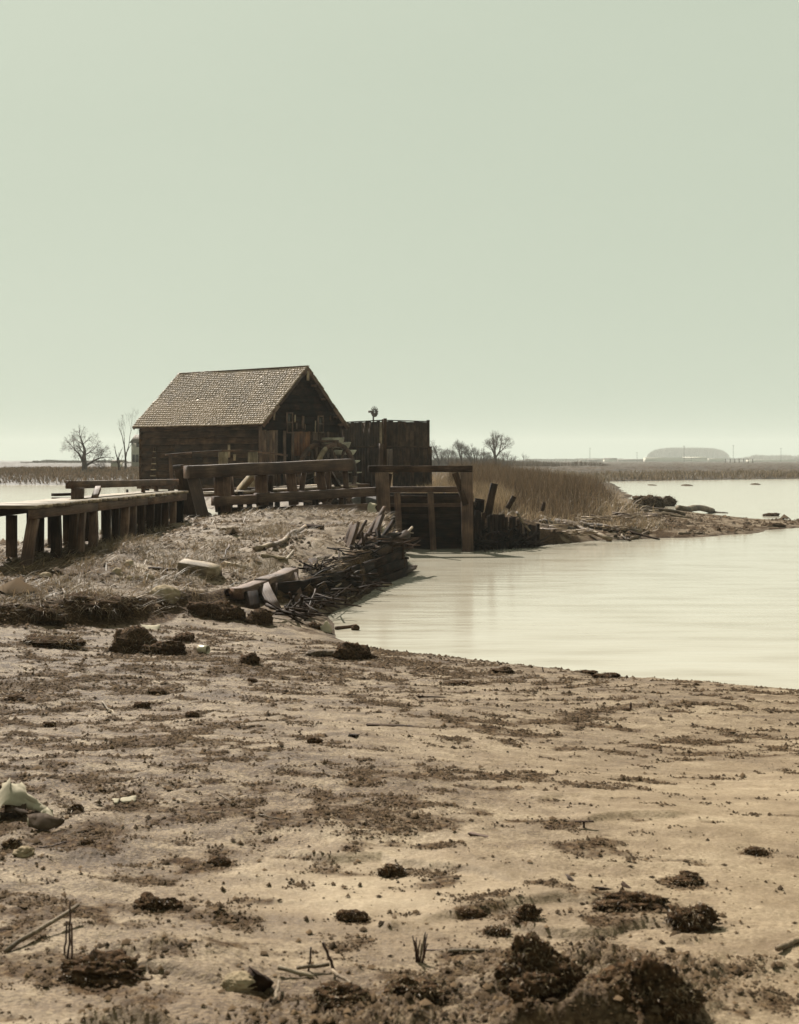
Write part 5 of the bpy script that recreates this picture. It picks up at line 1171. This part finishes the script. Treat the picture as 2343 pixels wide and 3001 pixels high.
# stones
clod(478, 1758, 84, 42, 'broad pale flat stone on the bank below the squared timber', 'stone', 'stone', M_STONE, 4, .5)
clod(522, 1752, 40, 20, 'small dark-sided stone touching the broad pale one', 'stone', 'stone', M_CLAY, 4, .6)
for u, v, w, h, lb in ((340, 1682, 32, 18, 'pale stone at the left end of the scatter by the plank walk shadow'), (378, 1700, 24, 12, 'smaller pale stone lowest in the scatter'), (400, 1696, 18, 10, 'tiny pale stone between two larger ones of the scatter'),
                       (435, 1695, 30, 14, 'flat pale stone at the right end of the scatter'), (375, 1660, 34, 20, 'highest and largest pale stone of the scatter'), (595, 1514, 46, 18, 'pale rounded stone on the crest of the bank by the bridge post'), (130, 1690, 36, 14, 'pale stone in the shade beneath the plank walk')):
    clod(u, v, w, h, lb, 'stone', 'stone', M_STONE, 3, .5)
# rotten stump below the crib
st = clod(752, 1830, 86, 66, 'black rotten tree stump standing at the foot of the crib', 'stump', 'tree_stump', M_PEAT, 5, 1.2, fib=200)
# ================================================================== litter
# tin can
q = G(598, 1916); can = thing('tin_can', q, 'small empty tin can lying on its side between clods', 'can')
a, c = q + V3((-.055, .02, .045)), q + V3((.05, -.03, .045)); V, Q, C = tube_np([(0, 0, 0), (.03, 0, 0), (.06, 0, 0), (.115, 0, 0)], [.046, .045, .045, .046], 16, 1, 0)
link('can_body', mesh_np('can_body', V, [Q], plain_mat('dull_tin', (.34, .29, .2), .4, .2, 20), True), can, dirmat(a, c)).modifiers.new('thick', 'SOLIDIFY').thickness = .003
V, Q, C = tube_np([(0, 0, 0), (.004, 0, 0)], [.043, .043], 16, 1, 0); link('can_bottom', mesh_np('can_bottom', V, [Q, C], M_TIN), can, dirmat(a + (c - a) * .1, c))
# folded pale paper and oilcloth at the left
def gp(u, v, z=0): g = G(u, v); g.z += z; return g
cloth('crumpled_paper', 'large crumpled white paper at the edge of the flat', 'paper',
      [[gp(-20, 2372, .02), gp(20, 2366, .10), gp(60, 2366, .12), gp(100, 2372, .03)], [gp(-30, 2395, .03), gp(25, 2378, .16), gp(60, 2382, .11), gp(150, 2384, .02)], [gp(-20, 2420, .02), gp(10, 2405, .07), gp(75, 2392, .05), gp(155, 2390, .01)]], M_WHITE)
cloth('oilcloth', 'dark scrap of oilcloth under the crumpled white paper', 'cloth',
      [[gp(25, 2372, .09), gp(50, 2370, .10), gp(75, 2388, .05)], [gp(5, 2402, .03), gp(40, 2402, .04), gp(78, 2404, .02)]], M_TIN)
clod(97, 2416, 40, 28, 'white rounded wad beside the crumpled paper', 'wad', 'paper_wad', M_WHITE, 4, .4)
cloth('white_scrap', 'white torn scrap lying right of the rounded wad', 'paper', [[gp(118, 2408, .05), gp(140, 2400, .05), gp(160, 2408, .01)], [gp(118, 2419, .01), gp(145, 2420, .02), gp(166, 2418, .01)]], M_WHITE)
cloth('curled_sheet', 'dark curled metal sheet with a pale rim just below the white litter', 'metal sheet',
      [[gp(84, 2424, .055), gp(110, 2423, .06), gp(140, 2424, .055), gp(190, 2425, .03)], [gp(82, 2436, .01), gp(108, 2440, .01), gp(140, 2440, .01), gp(172, 2432, .005)]], M_TIN)
cloth('paper_strip', 'narrow pale strip lying above the crumpled paper', 'paper', [[gp(12, 2345, .01), gp(60, 2344, .02)], [gp(14, 2350, .01), gp(58, 2350, .01)]], M_WHITE)
clod(62, 2516, 60, 34, 'bleached knobbly shell lump by the dark clod', 'shell', 'shell_lump', M_STONE, 4, 1.5)
cloth('grey_slip', 'grey-white slip lying on the mud beyond the big turf clod', 'paper', [[gp(410, 1837, .03), gp(472, 1841, .03)], [gp(432, 1846, .0), gp(470, 1848, .0)]], M_WHITE)
for u0, v0, u1, v1, lb in ((330, 2350, 350, 2354, 'pale paper chip in the left flat, the left one of a pair'), (352, 2346, 400, 2350, 'pale torn slip right of the paper chip')):
    cloth('paper_scrap', lb, 'paper', [[gp(u0, v0, .008), gp(u1, v0 - 2, .01)], [gp(u0 + 4, v1 + 6, .004), gp(u1 - 4, v1 + 5, .006)]], M_WHITE)
# white cap of wood and bits near the water
clod(955, 1853, 32, 28, 'white pointed chunk at the water edge near the crib', 'chunk', 'white_chunk', M_WHITE, 3, .9)
stick(985, 1846, 1046, 1838, .030, .026, 'dark short log beside the white pointed chunk', 'log', mat=W_DARK, name='driftwood_log')
clod(1042, 1848, 24, 18, 'dark knob of wood at the end of the short log by the water', 'knob', 'wood_knob', M_PEAT, 3, .7)
clod(930, 1845, 60, 26, 'tangled dark clod left of the white pointed chunk', mat=M_PEAT, rugged=1.4, fib=200)
# boards and twigs on the flat
for (u0, v0, u1, v1, w, m, lb) in [
    (1080, 2128, 1238, 2128, .05, W_DARK, 'long thin dark board on the flat'), (1228, 2045, 1330, 2042, .03, W_DARK, 'short dark lath above the long thin board'), (1032, 2160, 1060, 2148, .05, W_DARK, 'short dark slat left of the long thin board'),
    (1380, 2450, 1482, 2460, .035, W_GREY, 'grey slat lying along the top ledge of the smooth silt'), (1750, 2608, 1808, 2604, .02, W_DARK, 'small dark slat on the right side of the silt'), (1825, 2598, 1862, 2612, .02, W_DARK, 'pointed dark splinter right of the small slat'),
    (1665, 2578, 1690, 2586, .02, W_GREY, 'little grey chip above the small dark slat')]:
    block('board', lb, 'board', u0, v0, u1, v1, w, .014, m, jit=.1, bev=.2, seg=3)
tt = thing('crossed_stick', G(1712, 2428), 'little upright peg carrying a level slat like a letter T on pale silt', 'peg')
g_ = G(1712, 2426); beam('peg', g_ + upz(-.02), g_ + upz(.028), .010, .012, W_DARK, tt); beam('slat', g_ + V3((-.045, 0, .030)), g_ + V3((.05, 0, .031)), .016, .005, W_DARK, tt)
q = G(760, 2915); block('timber_block', 'squat dark timber block with a split top in the near foreground', 'block', 738, 2895, 772, 2898, .055, .055, W_DARK, jit=.04, seg=3, bev=.05)
clod(705, 2905, 110, 44, 'pale dusty mud lump left of the squat timber block', 'clod', 'mud_clod', M_STONE, 5, .6)
# upright stalks and sticks in the foreground
def upstick(u0, v0, u1, v1, r, lb, mat=W_TWIG, dy=0.0, nm='stick', knots=0):
    a = G(u0, v0); c = P(u1, v1, a.y + dy); a.z -= .03
    return tag(log_obj(nm, [a, a.lerp(c, .5) + V3((r, 0, 0)), c], r, r * .8, mat, None, 6), lb, 'stick')
upstick(898, 2846, 912, 2776, .0045, 'straight dark stick standing left of the leaning one')
upstick(985, 2850, 946, 2762, .006, 'longest dark stick leaning back to the left in the near litter')
upstick(974, 2822, 1048, 2794, .004, 'thin dark stick reaching right from the leaning one', dy=.12)
upstick(197, 2810, 205, 2640, .004, 'tall thin dark stalk with a knot in the left foreground')
upstick(184, 2800, 196, 2700, .004, 'thin stalk just left of the tall knotted one')
upstick(207, 2812, 210, 2706, .004, 'thin stalk just right of the tall knotted one')
upstick(968, 2500, 968, 2512 - 18, .003, 'tiny peg standing alone on the smooth silt')
stick(15, 2795, 230, 2695, .009, .007, 'long pale cane lying slantwise across the left foreground', 'cane', 'cane', W_PALE, z1=.05)
stick(815, 2855, 918, 2868, .008, .007, 'bleached short cane in the near litter', 'cane', 'cane', W_PALE, z0=.015)
stick(870, 2852, 965, 2848, .006, .006, 'thin pale cane meeting the foot of the leaning stick', 'cane', 'cane', W_PALE, z0=.012, z1=.02)
stick(975, 2866, 1075, 2925, .007, .004, 'pale root running down right from the foot of the leaning stick', 'root', 'root', W_PALE, z0=.02)
stick(805, 2945, 818, 2898, .006, .005, 'short pale splinter lower left of the bleached cane', 'stick', 'splinter', W_PALE, z0=.01, z1=.02)
stick(1315, 2800, 1420, 2790, .008, .006, 'bleached stick lying in the turf left of the big tussock', 'stick', 'stick', W_PALE, z0=.01)
stick(1250, 2788, 1390, 2782, .004, .003, 'thin grey twig behind the bleached stick in the turf', 'twig', 'twig', W_GREY)
stick(2052, 2683, 2095, 2705, .006, .005, 'pale stick lying over the pierced tussock', 'stick', 'stick', W_PALE, z0=.05, z1=.02)
stick(2280, 2795, 2343, 2762, .012, .010, 'stout weathered stick at the right edge of the flat', 'stick', 'stick', W_PALE, z0=.01)
stick(115, 2488, 195, 2468, .004, .003, 'thin black crooked twig below the curled metal sheet', 'twig', 'twig', W_TWIG, mid=(155, 2482))
stick(640, 2330, 690, 2360, .004, .003, 'fine pale stalk lying slantwise on the middle flat', 'twig', 'twig', W_PALE)
stick(610, 2385, 720, 2390, .004, .003, 'long fine pale stalk lying nearly level on the middle flat', 'twig', 'twig', W_PALE)
stick(760, 2392, 840, 2406, .005, .003, 'pale stalk at the right end of the level one', 'twig', 'twig', W_PALE)
stick(300, 2062, 345, 2110, .008, .005, 'pale forked twig on the left flat', 'twig', 'twig', W_PALE)
stick(185, 1740, 190, 1800, .012, .008, 'bleached branch hanging down the turf edge', 'branch', 'driftwood_branch', W_PALE, z0=.05)
stick(330, 1795, 355, 1760, .010, .006, 'small pale twig leaning on the undercut turf lump', 'twig', 'twig', W_PALE, z1=.08)
upstick(1692, 2122, 1694, 2100, .005, 'thin upright twig standing on the pale middle flat')
upstick(1841, 2082, 1850, 2058, .012, 'stubby leaning peg in the right middle flat')
upstick(1592, 1970, 1590, 1955, .008, 'small upright peg near the waterline')
clod(1840, 2084, 30, 12, 'small dark chip at the foot of the stubby peg', n=3, mat=M_PEAT)
# bristly stub
bs_ = thing('reed_stub', G(1240, 2815), 'broken bundle of dark reed stubs in the turf of the foreground', 'reed stub')
for i in range(12):
    a = G(1225 + rnd.uniform(-6, 16), 2822); c = a + V3((rnd.uniform(-.02, .02), rnd.uniform(-.02, .03), rnd.uniform(.05, .10))); log_obj('stalk', [a, c], .0035, .002, W_TWIG if i % 4 else W_PALE, bs_, 5)

# ================================================================== far side: house, sheds, poles
def simple_house(name, label, cat, u0, u1, vt, vb, Y, depth, mat, roofv=None, roofm=None, wins=(), group=None):
    a, c = P(u0, vb, Y), P(u1, vt, Y); zb = min(a.z, H1((a.x + c.x) / 2, Y)) ; w = c.x - a.x
    t = thing(name, (a.x, Y, zb), label, cat, group)
    V = np.array([(0,0,0),(w,0,0),(w,depth,0),(0,depth,0),(0,0,c.z-zb),(w,0,c.z-zb),(w,depth,c.z-zb),(0,depth,c.z-zb)]); link('wall', mesh_np('wall', V, BOXF[:, ::-1], mat), t); h = c.z - zb
    rz = (P(0, roofv, Y).z - zb) if roofv else h + .15
    o_ = .2 if roofv else .05
    RV = np.array([(-o_, -o_, h + .01), (w + o_, -o_, h + .01), (w + o_, depth + o_, h + .01), (-o_, depth + o_, h + .01), (-o_, depth / 2, rz), (w + o_, depth / 2, rz)])
    link('roof', mesh_np('roof', RV, [np.array([(0,1,5,4),(2,3,4,5),(3,2,1,0)]), np.array([(1,2,5),(3,0,4)])], roofm or M_ROOFD), t)
    for (wu0, wu1, wv0, wv1) in wins:
        p0, p1 = P(wu0, wv1, Y), P(wu1, wv0, Y)
        wo_ = beam('window', V3((p0.x, Y - .02, (p0.z + p1.z) / 2)), V3((p1.x, Y - .02, (p0.z + p1.z) / 2)), .04, p1.z - p0.z, M_GLASS, t, seg=1, jit=0)
    return t
hs = simple_house('pale_house', 'pale two-storey house with a dark porch window half hidden by the mill', 'house', 385, 470, 1298, 1372, 150, 6, M_PAINT, 1272, None, ((388, 396, 1332, 1354), (398, 406, 1332, 1354), (400, 408, 1296, 1310)))
simple_house('white_outhouse', 'small white outhouse beyond the pond near the stumpy tree', 'shed', 325, 340, 1355, 1374, 160, 4, M_TOWN, 1348)
sheds = [(1895, 2005, 1341, 1357, None, M_TOWN, 'long low white shed at the foot of the wooded grove'), (2008, 2075, 1344, 1357, 1339, M_TOWN, 'white gabled shed in the middle of the grove front'),
    (2080, 2128, 1343, 1357, None, M_TOWN, 'pale shed right of the dark hut'), (1705, 1724, 1350, 1360, 1347, M_TOWN, 'little white house above the reeds'), (1726, 1768, 1350, 1360, 1346, M_ROOFD, 'low dark-roofed building beside the little white house'),
    (1815, 1900, 1349, 1358, 1345, M_ROOFD, 'long dark-roofed building left of the white sheds'), (2200, 2343, 1347, 1357, None, M_TOWN, 'pale low wall of sheds at the far right of the skyline'), (1775, 1812, 1346, 1358, 1342, M_TOWN, 'pale square building between the two dark-roofed ones'), (2090, 2104, 1346, 1357, 1343, M_ROOFD, 'small dark hut standing between two white sheds')]
for i, (u0, u1, vt, vb, rv, m, lb) in enumerate(sheds):
    simple_house('distant_shed', lb, 'shed', u0, u1, vt, vb, 1000 + 5 * i, 12, m, rv, M_TOWN if rv is None or 'gabled' in lb else None)
poles = [(1730, 1312, 'utility pole above the low dark-roofed building'), (1868, 1325, 'utility pole above the long dark-roofed building'), (2006, 1306, 'tallest dark utility pole in front of the wooded grove'), (2027, 1336, 'short pole right of the tallest dark one'), (2150, 1304, 'thin pole right of the grove'), (2290, 1312, 'thin pole near the right end of the skyline')]
for i, (u, vt, lb) in enumerate(poles):
    Y = 900; pt = P(u, vt, Y); gz = H1(pt.x, Y); t = thing('utility_pole', (pt.x, Y, gz), lb, 'pole', 'utility poles along the far road')
    beam('shaft', V3((pt.x, Y, gz)), pt, .22 if i != 2 else .34, .22, W_DARK, t, seg=2); beam('crossarm', pt + V3((-.9, 0, -.5)), pt + V3((.9, 0, -.5)), .12, .12, W_DARK, t, seg=1)
ft = thing('pile_row', P(2128, 1357, 540), 'row of seven short piles standing right of the white sheds', 'fence')
for i in range(7):
    q = P(2128 + i * 13.2, 1344, 540); beam('pile', V3((q.x, q.y, H1(q.x, q.y) - .1)), q, .3, .3, W_TWIG, ft, seg=1)
beam('rail', P(2128, 1345, 540), P(2208, 1345, 540), .12, .12, W_TWIG, ft, seg=1)
# wire fence line left of the gate beam in the reeds
fr = thing('field_fence', P(1385, 1380, 70), 'low pale rail fence between the gate beam and the tallest orchard tree', 'fence')
beam('rail', P(1380, 1378, 72), P(1440, 1376, 72), .06, .10, W_GREY, fr, seg=2); beam('rail', P(1380, 1388, 72), P(1438, 1387, 72), .06, .1, W_GREY, fr, seg=2)
for u in (1386, 1412, 1436): beam('post', P(u, 1400, 72), P(u, 1373, 72), .14, .14, W_GREY, fr, seg=1)
# pegs in the mill pond
for u, v, lb in ((373, 1443, 'low dark peg standing in the mill pond between rail and plank walk'), (435, 1441, 'dark round peg in the mill pond right of the low one')):
    Y = CAMH * FPX / (v - HV); q = P(u, v, Y); tag(beam('pond_peg', V3((q.x, q.y, -.3)), V3((q.x, q.y, .22)), .18, .16, W_BLACK, None, up=V3((1, 0, 0)), seg=1, bev=.3), lb, 'peg')

# ================================================================== air
hz = np.array([(-1500,-3,-1.6),(1500,-3,-1.6),(1500,2300,-1.6),(-1500,2300,-1.6),(-1500,-3,42),(1500,-3,42),(1500,2300,42),(-1500,2300,42)], float)
HAZE = .00034
hm = bpy.data.materials.new('thin_haze'); hm.use_nodes = True; hn = hm.node_tree; hn.nodes.clear()
ho = hn.nodes.new('ShaderNodeOutputMaterial'); pv = hn.nodes.new('ShaderNodeVolumePrincipled'); pv.inputs['Density'].default_value = HAZE; pv.inputs['Color'].default_value = (.92, .93, .86, 1); pv.inputs['Anisotropy'].default_value = 0.0
hn.links.new(pv.outputs[0], ho.inputs['Volume'])
tag(link('haze', mesh_np('haze', hz, BOXF[:, ::-1], hm)), 'thin pale spring haze over the marsh', None, None, 'stuff')

# ground around each clod carries its crumbled edge
cx, cy, cr = [], [], []
add = np.zeros(len(GX))
for (x0, y0, r0, dk) in CLODS:
    if not dk or y0 > 30: continue
    sel = (np.abs(GX - x0) < r0 * 3.2) & (np.abs(GY - y0) < r0 * 3.2)
    if not sel.any(): continue
    dd = np.hypot(GX[sel] - x0, (GY[sel] - y0 - r0 * .6) * 1.15) / r0 + (fbm(GX[sel] * 2.2 / r0, GY[sel] * 2.2 / r0, 3, 131) - .5) * 1.5
    add[sel] = np.maximum(add[sel], 1 - sstep(.8, 1.7, dd))
    n = 110; a = nrg.uniform(0, 6.28, n); q_ = np.abs(nrg.normal(0, .55, n)) + .75
    cx.append(x0 + np.cos(a) * q_ * r0 * 1.15); cy.append(y0 + r0 * .6 + np.sin(a) * q_ * r0 * .9); cr.append(np.exp(nrg.normal(-2.75, .5, n)) * r0 * .8)
GD2 = np.maximum(GD, add * 1.1); ground.data.attributes['debris_shade'].data.foreach_set('value', GD2.astype(np.float32))
cx, cy, cr = map(np.concatenate, (cx, cy, cr))
crumbs('clod_crumbs', 'crumbs fallen round the feet of the dark clods', cx, cy, np.clip(cr, .002, .02), nrg.normal(.4, .2, len(cx)).clip(.02, 1))
